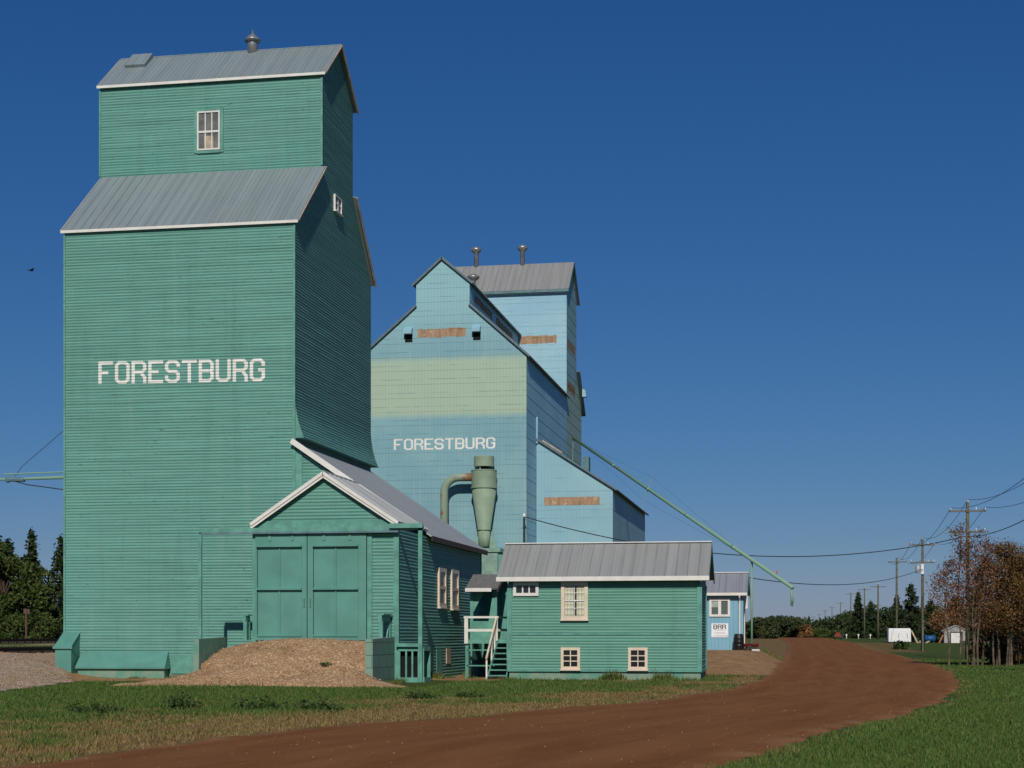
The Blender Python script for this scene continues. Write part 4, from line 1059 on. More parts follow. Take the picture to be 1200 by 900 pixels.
# ---------------------------------------------------------------- loading spout
def spout():
    t = thing('loading_spout', 'long mint green loading spout slanting down from the blue elevator to a thin post', 'grain spout', (-2.63, 91.5, .9))
    A = Vector((-16.5, 119.0, 16.15)); B = Vector((-2.63, 91.5, 5.74)); E = A + (B - A) * 1.163
    k = MB(); k.tube([A, E], .105, 12); pi = k.build('pipe', SPOUT, t, True)
    k = MB()
    for f in (.28, .49, .70, .92): k.tube([A + (B - A) * (f - .004), A + (B - A) * (f + .004)], .122, 12)
    k.build('pipe_collar', SPOUT, pi, True)
    k = MB(); c = A + (B - A) * .49; k.tube([c + Vector((.3, 0, .75)), c + Vector((-.3, 0, -.75))], .03, 6); k.build('truss_bracket', SPOUT, pi)
    k = MB()
    for s, dz in ((1, .75), (-1, -.75)):
        m = c + Vector((.3 * s, 0, dz)); k.tube([A + (B - A) * .05, m], .005, 5); k.tube([m, A + (B - A) * .97], .005, 5)
    k.build('truss_cable', WIRE, pi)
    k = MB(); k.tube([E - Vector((.04, -.08, .0)), E - Vector((.04, -.08, .95))], .062, 10); k.tube([E - Vector((-.16, -.05, .2)), E - Vector((.0, -.06, 1.0))], .025, 6); k.build('end_drop', SPOUT, t, True)
    k = MB(); k.lathe(-1.2, 88.67, [(.035, 4.85), (.045, 4.9), (.035, 5.03)], 8); k.build('orange_marker', plain('orange marker', (.5, .1, .03)), t)
    k = MB(); k.tube([(-2.63, 91.5, .6), (-2.63, 91.5, 5.7)], .065, 10); po = k.build('support_post', SPOUT, t, True)
    k = MB(); k.tube([A, (-16.45, 117.9, 12.0)], .05, 6); k.build('hanger', BTRIM, t)
    return t
spout()

# ---------------------------------------------------------------- blue office with sign
def text_mesh(txt, size, mat, parent, F, u, z, n, name='lettering', align='CENTER', bold=0.0):
    c = bpy.data.curves.new('t', 'FONT'); c.body = txt; c.size = size; c.align_x = align; c.offset = bold
    c.resolution_u = 3
    o = bpy.data.objects.new('t', c); COL.objects.link(o)
    bpy.context.view_layer.update()
    me = bpy.data.meshes.new_from_object(o); bpy.data.objects.remove(o)
    org = ORIG[parent.name]
    for v in me.vertices:
        q = F.p(u + v.co.x, z + v.co.y, n); v.co = q - org
    me.materials.clear(); me.materials.append(mat)
    ob = bpy.data.objects.new(name, me); COL.objects.link(ob); ob.parent = parent; ORIG[ob.name] = org
    return ob
def blue_office():
    X0, X1, Y0, Y1 = -9.2, -3.01, 88.84, 92.4
    t = thing('office', 'small sky blue office with white framed window and BRR sign', 'office building', (-6, 90.6, .7))
    BO = NT('sky blue vertical siding', .6, .3); v, x, y, z = BO.obj()
    u = BO.math('ADD', x, y); fr = BO.math('FRACT', BO.math('DIVIDE', u, .2))
    c = BO.mix(BO.step(BO.noise(v, .8, 4), .3, .7), (.165, .36, .47), (.195, .40, .51))
    c = BO.mix(BO.math('MULTIPLY', BO.step(BO.math('ABSOLUTE', BO.math('SUBTRACT', fr, .5)), .1, .03), .45), c, (.08, .18, .26)); BO.color(c)
    m = MB(); zr = 4.82
    m.box(X0, X1, Y0, Y1, .66, 3.74); m.face((X1 - .001, Y0, 3.74), (X1 - .001, Y1, 3.74), (X1 - .001, 90.62, zr)); m.face((X0, Y1, 3.74), (X0, Y0, 3.74), (X0, 90.62, zr))
    m.build('wall', BO.m, t)
    k = MB(); k.box(X0 + .02, X1 - .02, Y0 + .03, Y1 - .03, -.2, .66); k.build('foundation', plain('sandy concrete', (.30, .22, .15), .9), t)
    r = MB(); xa, xb = X0 - .3, X1 + .22
    roof_plane(r, (xa, 90.62, 4.98), (xb, 90.62, 4.98), (xb, 88.5, 3.82), (xa, 88.5, 3.82), .06, rib=.3, rh=.025)
    roof_plane(r, (xa, 90.622, 4.98), (xb, 90.622, 4.98), (xb, 92.75, 3.82), (xa, 92.75, 3.82), .06, rib=.3, rh=.025)
    rf = r.build('roof', sheet_roof('blue grey steel roof', (.27, .29, .32), .03), t)
    k = MB(); k.bar((xa, 90.62, 5.01), (xb, 90.62, 5.01), .2, .04); k.box(xa, xb, 88.45, 88.498, 3.68, 3.83); k.build('eave_board', WHITE, rf)
    k = MB(); k.bar((xb + .02, 90.62, 4.9), (xb + .02, 88.5, 3.74), .04, .18); k.bar((xb + .02, 90.62, 4.9), (xb + .02, 92.75, 3.74), .04, .18); k.build('rake_board', BTRIM, rf)
    F = front(Y0)
    w = window(t, F, -4.84, -3.72, 2.54, 3.52, 2, 1, WHITE, GREYGL, .12, base=.02, bar=.16, sill=False)
    k = MB(); F.box(k, -4.72, -4.2, 3.05, 3.4, .0245, .028); k.build('blind', plain('pale blind', (.3, .36, .34), .8), w)
    s = MB(); F.box(s, -4.73, -3.82, 1.41, 2.17, .004, .03); sg = s.build('sign', plain('white sign board', (.78, .79, .8), .4, var=.03), t)
    bl = plain('black sign paint', (.01, .01, .012), .5); gr = plain('grey sign print', (.22, .25, .27), .5)
    k = MB(); lettering(k, F, 'BRR', -4.62, -3.93, 1.86, 2.11, 10, 0, 0, .034); k.build('lettering', bl, sg)
    text_mesh('Loading Site', .12, gr, sg, F, -4.275, 1.62, .034)
    k = MB(); xx = -4.62
    for wd in (.09, .05, .12, .07, .1, .06, .12): F.box(k, xx, xx + wd, 1.475, 1.51, .031, .034); xx += wd + .03
    F.box(k, -4.58, -4.02, 1.8, 1.82, .031, .034)
    k.build('small_print', gr, sg)
    k = MB(); k.tube([(-3.2, 88.5, 3.72), (-3.2, 88.5, 3.6), (-3.2, 88.74, 3.4), (-3.2, 88.74, .85)], .045, 8); k.build('downpipe', WHITE, t)
    k = MB(); right(X1).box(k, 90.2, 91.2, .7, 3.4, 0, .04); right(X1).box(k, 90.2, 90.35, 3.0, 3.7, .041, .2); k.build('side_door', WHITE, t)
    k = MB(); k.tube([(-5.12, 88.8, .95), (-5.03, 88.8, .95), (-5.03, 88.8, 1.5), (-5.12, 88.8, 1.5)], .02, 6); k.build('wall_pipe', WHITE, t)
    return t
blue_office()
k = MB(); bz = h1(-3.24, 88.4); k.lathe(-3.24, 88.36, [(.24, bz - .02), (.25, bz + .02), (.27, bz + .2), (.285, bz + .25), (.27, bz + .3), (.28, bz + .42), (.295, bz + .46), (.28, bz + .5), (.27, bz + .62), (.285, bz + .66), (.26, bz + .72), (.23, bz + .86), (.2, bz + .88), (.02, bz + .88)], 20)
one('barrel', k, BLACK, 'black plastic rain barrel under the downpipe of the blue office', 'barrel', (-3.24, 88.36, bz))
k = MB(); z = h1(-2.6, 88.0); k.tube([(-2.5, 87.9, z + .06), (-2.1, 87.75, z + .05)], .06, 8); one('drain_pipe', k, WHITE, 'short white pipe lying on the ground beside the red flowers', 'pipe', (-2.3, 87.8, z))

# ---------------------------------------------------------------- foliage helpers
def quads_from(C, S, aspect=1.0, flat=0.0):
    n = len(C); a = RNG.normal(size=(n, 3)); a[:, 2] *= (1 - flat); a /= np.linalg.norm(a, axis=1, keepdims=True)
    b = RNG.normal(size=(n, 3)); b -= (b * a).sum(1, keepdims=True) * a; b /= np.linalg.norm(b, axis=1, keepdims=True)
    S = np.asarray(S)[:, None]; A = a * S; B = b * S * aspect
    V = np.stack([C - A, C - B * .6 + A * .1, C + A, C + B * .6 + A * .1], 1).reshape(-1, 3)
    return V, np.arange(4 * n).reshape(n, 4)
def leaves(name, C, S, mat, parent=None, tint=None, aspect=1.0, flat=0.0, stuff=None):
    C = np.asarray(C, float); V, F = quads_from(C, S, aspect, flat)
    if parent is not None: V = V - np.array(ORIG[parent.name])
    tint = RNG.random(len(C)) if tint is None else tint
    o = np_mesh(name, V, F, mat, stuff, {'tint': np.repeat(tint, 4)}, smooth=False)
    if parent is not None: o.parent = parent; ORIG[o.name] = ORIG[parent.name]
    return o
SPR = leafmat('spruce needles', (0.014, 0.030, 0.011), (0.055, 0.080, 0.026), .1)
BRD = leafmat('green broad leaves', (0.022, 0.046, 0.010), (0.10, 0.135, 0.032), .25)
BRD2 = leafmat('dull green thicket leaves', (0.026, 0.044, 0.016), (0.080, 0.102, 0.036), .2)
AUT = leafmat('rust brown autumn leaves', (0.080, 0.042, 0.015), (0.33, 0.19, 0.065), .3)
AUTR = leafmat('reddish autumn leaves', (0.09, 0.040, 0.022), (0.35, 0.165, 0.085), .3)
BARK = plain('brown bark', (.06, .045, .032), .95, var=.35, sc=5)
PALEB = plain('pale grey bark', (.115, .088, .06), .9, var=.5, sc=2.5)
def spruce(x, y, h, r, label, n=2600, group='spruces', leaf=.2):
    z = h1(x, y); t = thing('spruce_tree', label, 'tree', (x, y, z), group)
    k = MB(); k.tube([(x, y, z - .3), (x, y, z + h * .5), (x, y, z + h * .99)], [.02 * h, .012 * h, .01], 7); k.build('trunk', BARK, t)
    nb = int(h * 11); C = []; S = []; T = []
    for i in range(nb):
        f = (i + .5) / nb; f = f ** .85; zz = z + h * (.04 + .95 * f); rr = r * (1 - f) ** .85 * random.uniform(.65, 1.1) + .05
        a = random.uniform(0, 6.283); m = max(4, int(n / nb * (1.7 * (1 - f) + .3)))
        s = np.sqrt(RNG.random(m)); px = x + np.cos(a) * s * rr + RNG.normal(0, .06 * r, m); py = y + np.sin(a) * s * rr + RNG.normal(0, .06 * r, m)
        pz = zz - s * rr * .32 + s ** 3 * rr * .12 + RNG.normal(0, .05 + .012 * h, m)
        C.append(np.stack([px, py, pz], 1)); S.append(np.full(m, leaf) * RNG.uniform(.6, 1.2, m)); T.append(np.clip(RNG.normal(random.uniform(.2, .7), .2, m), 0, 1))
    leaves('crown', np.concatenate(C), np.concatenate(S), SPR, t, np.concatenate(T), aspect=.7, flat=.45)
    return t
def broad(x, y, h, r, label, mat=None, n=3500, group='broadleaf trees', leaf=.2, base=.2, name='broadleaf_tree', cat='tree'):
    z = h1(x, y); t = thing(name, label, cat, (x, y, z), group); mat = mat or BRD
    k = MB(); k.tube([(x, y, z - .3), (x + .05 * r, y, z + h * .4), (x, y, z + h * .8)], [.022 * h, .015 * h, .02], 7)
    nb = 14; C = []; S = []; T = []
    for i in range(nb):
        f = base + (1 - base) * (i + random.random()) / nb * .95; a = random.uniform(0, 6.283)
        prof = math.sin(math.pi * min(.97, .12 + .85 * (f - base) / (1 - base))) ** .7
        q = random.uniform(.35, .85) * r * prof; c = np.array([x + math.cos(a) * q, y + math.sin(a) * q, z + h * f * .93])
        k.tube([(x, y, z + h * f * .55), tuple(c)], [.012 * h, .01], 5)
        br = r * random.uniform(.38, .6); m = n // nb
        d = RNG.normal(size=(m, 3)); d /= np.linalg.norm(d, axis=1, keepdims=True); rad = br * RNG.random(m) ** .4
        P = c + d * rad[:, None] * np.array([1, 1, .8]); C.append(P); S.append(leaf * RNG.uniform(.6, 1.3, m)); T.append(np.clip(RNG.normal(random.uniform(.25, .75), .22, m), 0, 1))
    k.build('trunk', BARK, t)
    leaves('crown', np.concatenate(C), np.concatenate(S), mat, t, np.concatenate(T))
    return t
def autumn(x, y, h, lean, spread, label, mat, n=1500, stems=1, leaf=.06, low=.3):
    z = h1(x, y); t = thing('autumn_tree', label, 'tree', (x, y, z), 'rust brown trees at the right roadside')
    k = MB(); C = []; T = []; n = int(n * 2.7); spread *= 1.3
    for s in range(stems):
        bx = x + random.uniform(-.25, .25) * (stems > 1); by = y + random.uniform(-.3, .3); hh = h * random.uniform(.82, 1.0); ln = lean + random.uniform(-.07, .07)
        P = [Vector((bx + ln * hh * f ** 1.3 + .07 * math.sin(f * 9 + s), by + .05 * math.sin(f * 7 + s), z - .2 + (hh + .2) * f)) for f in (0, .2, .4, .6, .8, 1)]
        k.tube(P, [.065, .052, .042, .03, .018, .008], 6)
        for b in range(16):
            f = low + (1 - low) * (b + random.random()) / 16; i = min(4, int(f * 5)); p0 = P[i].lerp(P[i + 1], f * 5 - i)
            if f > .97: continue
            a = random.uniform(0, 6.283); L = spread * (1.15 - f) * random.uniform(.6, 1.15) + .25
            p1 = p0 + Vector((math.cos(a) * L * .75, math.sin(a) * L * .75, L * random.uniform(.35, .9)))
            k.tube([p0, p0.lerp(p1, .5) + Vector((0, 0, -.05 * L)), p1], [.022, .014, .004], 4, False)
            for tw in range(3):
                e0 = p0.lerp(p1, .3 + .22 * tw); k.tube([e0, e0 + Vector((random.uniform(-.4, .4) * L, random.uniform(-.4, .4) * L, random.uniform(.15, .5) * L))], [.009, .003], 3, False)
            m = n // (16 * stems); q = RNG.random(m) ** .6
            A = np.array(p0)[None] + (np.array(p1) - np.array(p0))[None] * (q * 1.1)[:, None] + RNG.normal(0, .10 + .13 * L, (m, 3))
            C.append(A); T.append(np.clip(RNG.normal(random.uniform(.2, .75), .25, m), 0, 1))
    k.build('trunk', PALEB, t)
    C = np.concatenate(C); leaves('crown', C, leaf * RNG.uniform(.5, 1.25, len(C)), mat, t, np.concatenate(T))
    return t

# left wood behind the tracks
G = 'trees left of the green elevator'
spruce(-79.3, 158.6, 11.6, 2.3, 'tall dark pointed spruce in the wood left of the elevator', 4200, G, .26)
spruce(-77.2, 161.0, 11.0, 2.6, 'dark spruce half hidden behind the left edge of the elevator', 4200, G, .26)
spruce(-84.2, 163.0, 10.9, 2.8, 'dark spruce at the left picture edge behind broadleaf trees', 4200, G, .26)
spruce(-73.6, 156.0, 8.6, 2.2, 'shorter spruce close against the elevator corner', 3600, G, .26)
broad(-83.0, 156.0, 11.6, 3.2, 'dense green broadleaf tree at the left picture edge', n=5200, group=G, leaf=.24, base=.08)
broad(-80.4, 154.5, 10.6, 2.9, 'yellowish green broadleaf tree below the tall spruce', n=5200, group=G, leaf=.22, base=.06)
broad(-76.8, 154.0, 8.0, 2.6, 'low green broadleaf tree beside the elevator corner', n=4200, group=G, leaf=.22, base=.06)
broad(-87.0, 157.0, 11.2, 3.0, 'broadleaf tree cut by the left picture edge', n=3200, group=G, leaf=.24, base=.08)
broad(-74.4, 150.5, 2.5, 2.1, 'bright green rounded shrub in front of the left wood', n=2600, group=G, leaf=.16, base=.0, name='shrub', cat='shrub')
broad(-77.5, 150.0, 2.3, 1.9, 'darker green shrub behind the small sign post', n=2200, group=G, leaf=.16, base=.0, name='shrub', cat='shrub')

# autumn trees on the right
for x, y, h, r, lb in [(10.9, 97.5, 2.3, 1.3, 'dark brown bush behind the dense brown tree with clustered stems'), (12.6, 97.0, 2.6, 1.5, 'dark brown bush at the right picture edge behind the trunks'), (11.9, 95.2, 1.5, 1.0, 'low brown bush between the trunks at the right edge')]:
    broad(x, y, h, r, lb, AUT, 1500, 'bushes under the autumn trees', .11, .0, 'bush', 'bush')
AG = [(7.95, 90.8, 6.1, -.10, 1.15, 'slender leaning birch with sparse reddish leaves nearest the road', AUTR, 620, 1),
      (8.75, 91.5, 8.0, .0, 1.35, 'tall sparse rust leaved tree around the crossarm pole', AUTR, 1150, 2),
      (9.35, 90.4, 7.4, .04, 1.25, 'rust brown tree with three pale stems beside the pole', AUTR, 1150, 3),
      (9.9, 92.5, 6.6, .05, 1.3, 'brown tree with thin dark stem between the two clumps', AUT, 1500, 1),
      (10.5, 91.3, 6.9, .02, 1.4, 'dense brown tree with dark clustered stems', AUT, 2200, 3),
      (11.0, 90.8, 6.6, .03, 1.4, 'dense golden brown tree in the right clump', AUT, 2200, 3),
      (11.5, 91.8, 7.0, .04, 1.5, 'broad brown tree near the right picture edge', AUT, 2200, 2),
      (11.9, 90.2, 6.3, .05, 1.4, 'brown tree with pale forked trunk at the right picture edge', AUT, 2000, 2),
      (12.5, 92.0, 7.0, .06, 1.6, 'brown tree cut off by the right picture edge', AUT, 2000, 2)]
for a in AG: autumn(*a[:6], a[6], a[7], a[8])
# dark spruces beyond the yard
SG = 'spruces beyond the yard'
for x, y, h, r, lb in [(14.6, 222, 7.7, 2.9, 'big dark spruce rising behind the white trailer'), (12.9, 224, 6.2, 1.9, 'narrower spruce at the left flank of the big one'),
                       (17.4, 226, 5.6, 2.6, 'dark spruce behind the blue tank'), (20.0, 220, 6.0, 2.8, 'dark spruce behind the grey shed'), (23.0, 224, 6.6, 3.0, 'dark spruce behind the autumn trees'),
                       (26.0, 222, 6.4, 3.0, 'dark spruce beyond the fence at right'), (29.5, 226, 7.0, 3.2, 'dark spruce at the far right edge'),
                       (11.5, 330, 9.2, 2.2, 'small pointed spruce behind the fifth pole'), (14.6, 345, 7.7, 2.4, 'small rounded spruce behind the sixth pole')]:
    spruce(x, y, h, r, lb, 3400, SG, .22 if y < 300 else .3)
for x, y, h, r, lb in [(18.6, 215, 4.2, 2.2, 'reddish brown tree behind the blue tank and grey shed'), (24.5, 214, 4.6, 2.4, 'reddish brown tree at right behind the fence')]:
    broad(x, y, h, r, lb, AUT, 1800, 'reddish trees beyond the yard', .2, .15)

# far woods: one mass nobody could count
def woodland():
    C = []; S = []; T = []
    def blob(x, y, z, rx, rz, m, s, dull):
        d = RNG.normal(size=(m, 3)); d /= np.linalg.norm(d, axis=1, keepdims=True); rad = RNG.random(m) ** .33
        C.append(np.array([x, y, z]) + d * rad[:, None] * np.array([rx, rx, rz])); S.append(s * RNG.uniform(.6, 1.3, m)); T.append(np.clip(RNG.normal(dull, .22, m), 0, 1))
    # left thicket, px 885..965
    for i in range(46):
        X = -9.5 + 12.5 * i / 45 * 1.0; Y = random.uniform(305, 325); u = i / 45
        top = 3.7 * (0.8 + .2 * math.sin(u * 3.1)) * (1 - .28 * max(0, u - .6) / .4) + random.uniform(-.35, .4)
        zz = h1(X, Y)
        for q in range(3): blob(X + random.uniform(-.5, .5), Y + random.uniform(-2, 2), zz + top * (.28 + .27 * q), 1.25, top * .3, 190, .27, random.uniform(.2, .75))
    # right wood, px 965..1100
    for i in range(70):
        u = i / 69; X = 2.0 + 50 * u; Y = random.uniform(395, 430); zz = h1(X, Y)
        top = 2.6 + 4.2 * min(1, u * 4.0) + random.uniform(-.7, .8)
        for q in range(3): blob(X + random.uniform(-.8, .8), Y + random.uniform(-3, 3), zz + top * (.26 + .28 * q), 1.7, top * .3, 150, .36, random.uniform(.15, .65))
    # thin belt filling the horizon to both sides
    for i in range(150):
        X = -330 + 700 * i / 149; Y = 640 + random.uniform(-25, 25)
        top = random.uniform(4, 7.5); blob(X, Y, 1 + top * .5, 4.5, top * .55, 110, .9, random.uniform(.2, .6))
    o = leaves('distant_woodland', np.concatenate(C), np.concatenate(S), BRD2, None, np.concatenate(T), stuff='stuff')
    o['label'] = 'dull green far woodland along the horizon right of the road'; o['category'] = 'woodland'
woodland()
broad(1.1, 300, 2.6, 1.5, 'reddish brown bush at the far end of the dirt road', AUT, 1500, 'bushes at the far road', .2, 0, 'bush', 'bush')
broad(4.0, 296, 1.7, 1.6, 'dark green bush at the far bend of the dirt road', BRD, 1400, 'bushes at the far road', .2, 0, 'bush', 'bush')
broad(10.4, 172, .75, .95, 'low dark green bush in the grass before the white trailer', BRD, 900, None, .1, 0, 'bush', 'bush')
# weeds near the ramp and in the foreground grass
for x, y, h, r, lb in [(-12.4, 31.3, .28, .38, 'upright dark green weed clump in the dry foreground grass'), (-10.9, 31.7, .24, .62, 'wide low dark green weed patch in the foreground grass'), (-9.7, 31.9, .22, .5, 'flat weed patch right of the wide one'),
                       (-13.6, 29.8, .16, .5, 'flat dull weed patch at the left of the foreground'), (-9.1, 38.6, .16, .4, 'small weed tuft near the road edge'), (-15.3, 51.2, .11, .24, 'small weed growing on the gravel ramp'), (-8.2, 40.0, .14, .35, 'small weed tuft near the road right of the others')]:
    z = h1(x, y) + (.66 if y > 50 else 0); m = 900 if y < 50 else 130
    d = RNG.normal(size=(m, 3)); d /= np.linalg.norm(d, axis=1, keepdims=True); C = np.array([x, y, z]) + d * (RNG.random(m) ** .5)[:, None] * np.array([r, r * .8, h]) * (1 + .35 * np.sin(d[:, :1] * 7 + d[:, 1:2] * 5)); C[:, 2] = np.abs(C[:, 2] - z) + z + .01
    o = leaves('weed_clump', C - np.array([x, y, z]), .034 * RNG.uniform(.6, 1.5, m), leafmat('weed leaves', (.028, .062, .014), (.095, .15, .042)) if 'weed leaves' not in bpy.data.materials else bpy.data.materials['weed leaves'], None, aspect=.8)
    o.location = (x, y, z); o['label'] = lb; o['category'] = 'weed'; o['group'] = 'weeds in the foreground grass'
# red flower bed by the blue office
def flowers():
    x, y = -2.75, 88.6; z = h1(x, y); t = thing('flower_bed', 'low bed of red flowers beside the black barrel', 'flower bed', (x, y, z))
    m = 260; C = np.stack([x + RNG.uniform(-.4, .55, m), y + RNG.uniform(-.3, .3, m), z + RNG.uniform(.22, .36, m)], 1); leaves('blossoms', C, .05 * RNG.uniform(.6, 1.3, m), leafmat('red petals', (.10, .006, .012), (.26, .015, .03)), t)
    C = np.stack([x + RNG.uniform(-.38, .5, m), y + RNG.uniform(-.3, .3, m), z + RNG.uniform(.02, .26, m)], 1); leaves('foliage', C, .05 * RNG.uniform(.6, 1.3, m), leafmat('grey green leaves', (.06, .06, .05), (.16, .14, .12)), t)
flowers()

# grass blades
def grass():
    n = 640000
    ang = R(100.06) + RNG.uniform(-R(25), R(25), n); r = 15.5 * (115 / 15.5) ** RNG.random(n)
    X = np.cos(ang) * r; Y = np.sin(ang) * r
    d = road_dist(X, Y); L = X < interp_edge(LE, Y)
    pn = vnoise(X * .35, Y * .35, 1.0, 4.0); pf = vnoise(X * 1.7, Y * 1.7, 1.0, 8.0)
    keep = (d > .05 + .35 * (pf + .2)) & (bare_mask(X, Y) < .45)
    pm = vnoise(X * .9, Y * .6, 1.0, 6.0)
    dry = np.where(L, np.clip(1.0 - sm(-1.0, np.where(Y > 36, 11.5 - 6.5 * sm(36, 46, Y), 11.5), d + pn * 7.0 + pm * 6.0) + .25 * pf, 0, 1), .32 * (1 - sm(0, 1.0, d)) + .03 + .10 * pn)
    keep &= RNG.random(n) < np.where(L, 1 - .55 * dry * (pf > -.1), 1)
    keep &= ~((Y > 59) & (X < -3.4) & (X > -28.3) & (Y < 72)); keep &= ~((Y > 53.8) & (X < -13.6) & (X > -28.3))
    keep &= ~((X < -11.7) & (X > -22.6) & (Y > 49.2) & (X > -22.6))
    keep &= ~((X < bed_edge(Y) - .2) & (Y > 30) & (Y < 130) & (X > -36.3))
    # taller tufts along the feet of the walls
    q = 9000; e = np.array([(-10.5, 58.85, -3.4, 58.85), (-13.45, 55.2, -13.45, 69), (-27.2, 58.2, -23.9, 58.2), (-23.7, 58.7, -20.3, 58.7), (-3.35, 58.9, -3.35, 62), (-20.2, 51.6, -19.8, 51.5), (-14.0, 51.3, -13.2, 53.5), (-12.6, 61.0, -11.6, 60.9)]); ln = np.hypot(e[:, 2] - e[:, 0], e[:, 3] - e[:, 1])
    ii = RNG.choice(len(e), q, p=ln / ln.sum()); tt = RNG.random(q); wx = e[ii, 0] + (e[ii, 2] - e[ii, 0]) * tt + RNG.normal(0, .09, q); wy = e[ii, 1] + (e[ii, 3] - e[ii, 1]) * tt + RNG.normal(0, .09, q)
    cl = vnoise(wx, wy, .9, 2.0); ok = cl > .02; wx, wy, cl = wx[ok], wy[ok], cl[ok]; q = len(wx)
    X, Y, dry, pn, L, pf, keep = (np.concatenate([a_, b_]) for a_, b_ in ((X, wx), (Y, wy), (dry, np.clip(RNG.random(q) * .7, 0, 1)), (pn, np.zeros(q)), (L, np.ones(q, bool)), (pf, np.zeros(q)), (keep, np.ones(q, bool))))
    tall = np.concatenate([np.zeros(n), np.clip(cl, 0, .6)])[keep]
    X, Y, dry, pn, L, pf = X[keep], Y[keep], dry[keep], pn[keep], L[keep], pf[keep]; n = len(X)
    Z = hg(X, Y); dist = np.hypot(X, Y)
    h = (.034 + .04 * RNG.random(n)) * (1 + .5 * (pn > .15)) * (1 - .3 * dry) * np.where(L, 1, .85) * (1 + .9 * np.exp(-np.abs(Y - 58.9) / .35) * ((X > -10.7) & (X < -3.3))) * np.where(RNG.random(n) < .03, 1.9, 1) * (1 + 7 * tall); w = .0028 + .00032 * dist
    a = RNG.uniform(0, 6.283, n); dx, dy = np.cos(a) * w, np.sin(a) * w; lx, ly = RNG.normal(0, .45, n) * h, RNG.normal(0, .45, n) * h
    V = np.stack([np.stack([X - dx, Y - dy, Z - .01], 1), np.stack([X + dx, Y + dy, Z - .01], 1), np.stack([X + lx, Y + ly, Z + h], 1)], 1).reshape(-1, 3)
    tint = np.clip(dry * .9 + RNG.normal(0, .22, n) + .1 * pn, 0, 1)
    k = NT('grass blades', .8, .1); at = k.attr('tint').outputs['Fac']; rn = k.attr('vary').outputs['Fac']
    g = k.mix(rn, (.040, .080, .016), (.104, .162, .040)); dr = k.mix(rn, (.14, .098, .040), (.285, .20, .088))
    k.color(k.mix(k.step(at, .25, .75), g, dr))
    o = np_mesh('grass', V, np.arange(3 * n).reshape(n, 3), k.m, 'stuff', {'tint': np.repeat(tint, 3), 'vary': np.repeat(RNG.random(n), 3)}, smooth=False)
    o['label'] = 'short green and dry grass on both sides of the dirt road'; o['category'] = 'grass'
grass()

# loose stones on the gravel ramp and the bed
def stones():
    V = []; F = []; n = 0
    base = np.array([(1, 0, 0), (-1, 0, 0), (0, 1, 0), (0, -1, 0), (0, 0, 1), (0, 0, -1)], float)
    tri = np.array([(0, 2, 4), (2, 1, 4), (1, 3, 4), (3, 0, 4), (2, 0, 5), (1, 2, 5), (3, 1, 5), (0, 3, 5)])
    P = []
    x = RNG.uniform(-23, -12.3, 4200); y = RNG.uniform(48.6, 54.3, 4200); nz = np.zeros_like(x); H = ramp_h(x, y, nz); ok = H > .04; P.append(np.stack([x[ok], y[ok], (hg(x, y) + H)[ok]], 1))
    x = RNG.uniform(-33, -21, 9000); y = RNG.uniform(40, 66, 9000); H = bal_h(x, y, 0 * x); ok = H > .06; P.append(np.stack([x[ok], y[ok], (hg(x, y) + H)[ok]], 1))
    y = 15 * (80 / 15.) ** RNG.random(1300); a = interp_edge(LE, y); b = interp_edge(RE, y); f = RNG.beta(.5, .5, 1300); x = a + (b - a) * f; nr = len(x); P.append(np.stack([x, y, hg(x, y) + .03], 1))
    P = np.concatenate(P); m = len(P); s = .01 + .026 * RNG.random(m) ** 2; s[-nr:] = .005 + .013 * RNG.random(nr) ** 3
    sc = s[:, None] * RNG.uniform(.6, 1.3, (m, 3)); a = RNG.uniform(0, 6.28, m); B = base[None] * sc[:, None, :]
    ca, sa = np.cos(a)[:, None], np.sin(a)[:, None]; Bx = B[..., 0] * ca - B[..., 1] * sa; By = B[..., 0] * sa + B[..., 1] * ca
    V = np.stack([Bx + P[:, 0:1], By + P[:, 1:2], B[..., 2] + P[:, 2:3] + .01], -1).reshape(-1, 3)
    F = (tri[None] + (np.arange(m) * 6)[:, None, None]).reshape(-1, 3)
    k = NT('loose stones', .9, .1); c = k.attr('tint').outputs['Fac']; k.color(k.mix(c, (.26, .16, .085), (.47, .34, .215)))
    o = np_mesh('gravel', V, F, k.m, 'stuff', {'tint': np.repeat(np.concatenate([RNG.random(m - nr), .4 * RNG.random(nr) ** 2]), 6)}, smooth=False)
    o['label'] = 'loose tan stones scattered over the gravel ramp, gravel bed and dirt road'; o['category'] = 'gravel'
stones()

# ---------------------------------------------------------------- railway
def track(x, zt, label):
    t = thing('railway_track', label, 'railway track', (x, 110, zt - .2), 'railway tracks left of the elevator')
    for s in (-.72, .72):
        k = MB(); a = x + s
        k.box(a - .06, a + .06, 30, 260, zt - .17, zt - .14); k.box(a - .012, a + .012, 30, 260, zt - .14, zt - .035); k.box(a - .035, a + .035, 30, 260, zt - .035, zt); k.build('rail', RAILM, t)
    k = MB()
    for i in range(100): yy = 42 + i * 1.1; k.box(x - 1.3, x + 1.3, yy - .11, yy + .11, zt - .3, zt - .171)
    k.build('tie', TIE, t).update_tag()
    t.children[-1]['kind'] = 'stuff'
track(-33.9, 1.0, 'dark rusty railway track on gravel just left of the green elevator')
track(-50.8, 1.30, 'far dark railway track in front of the left wood')

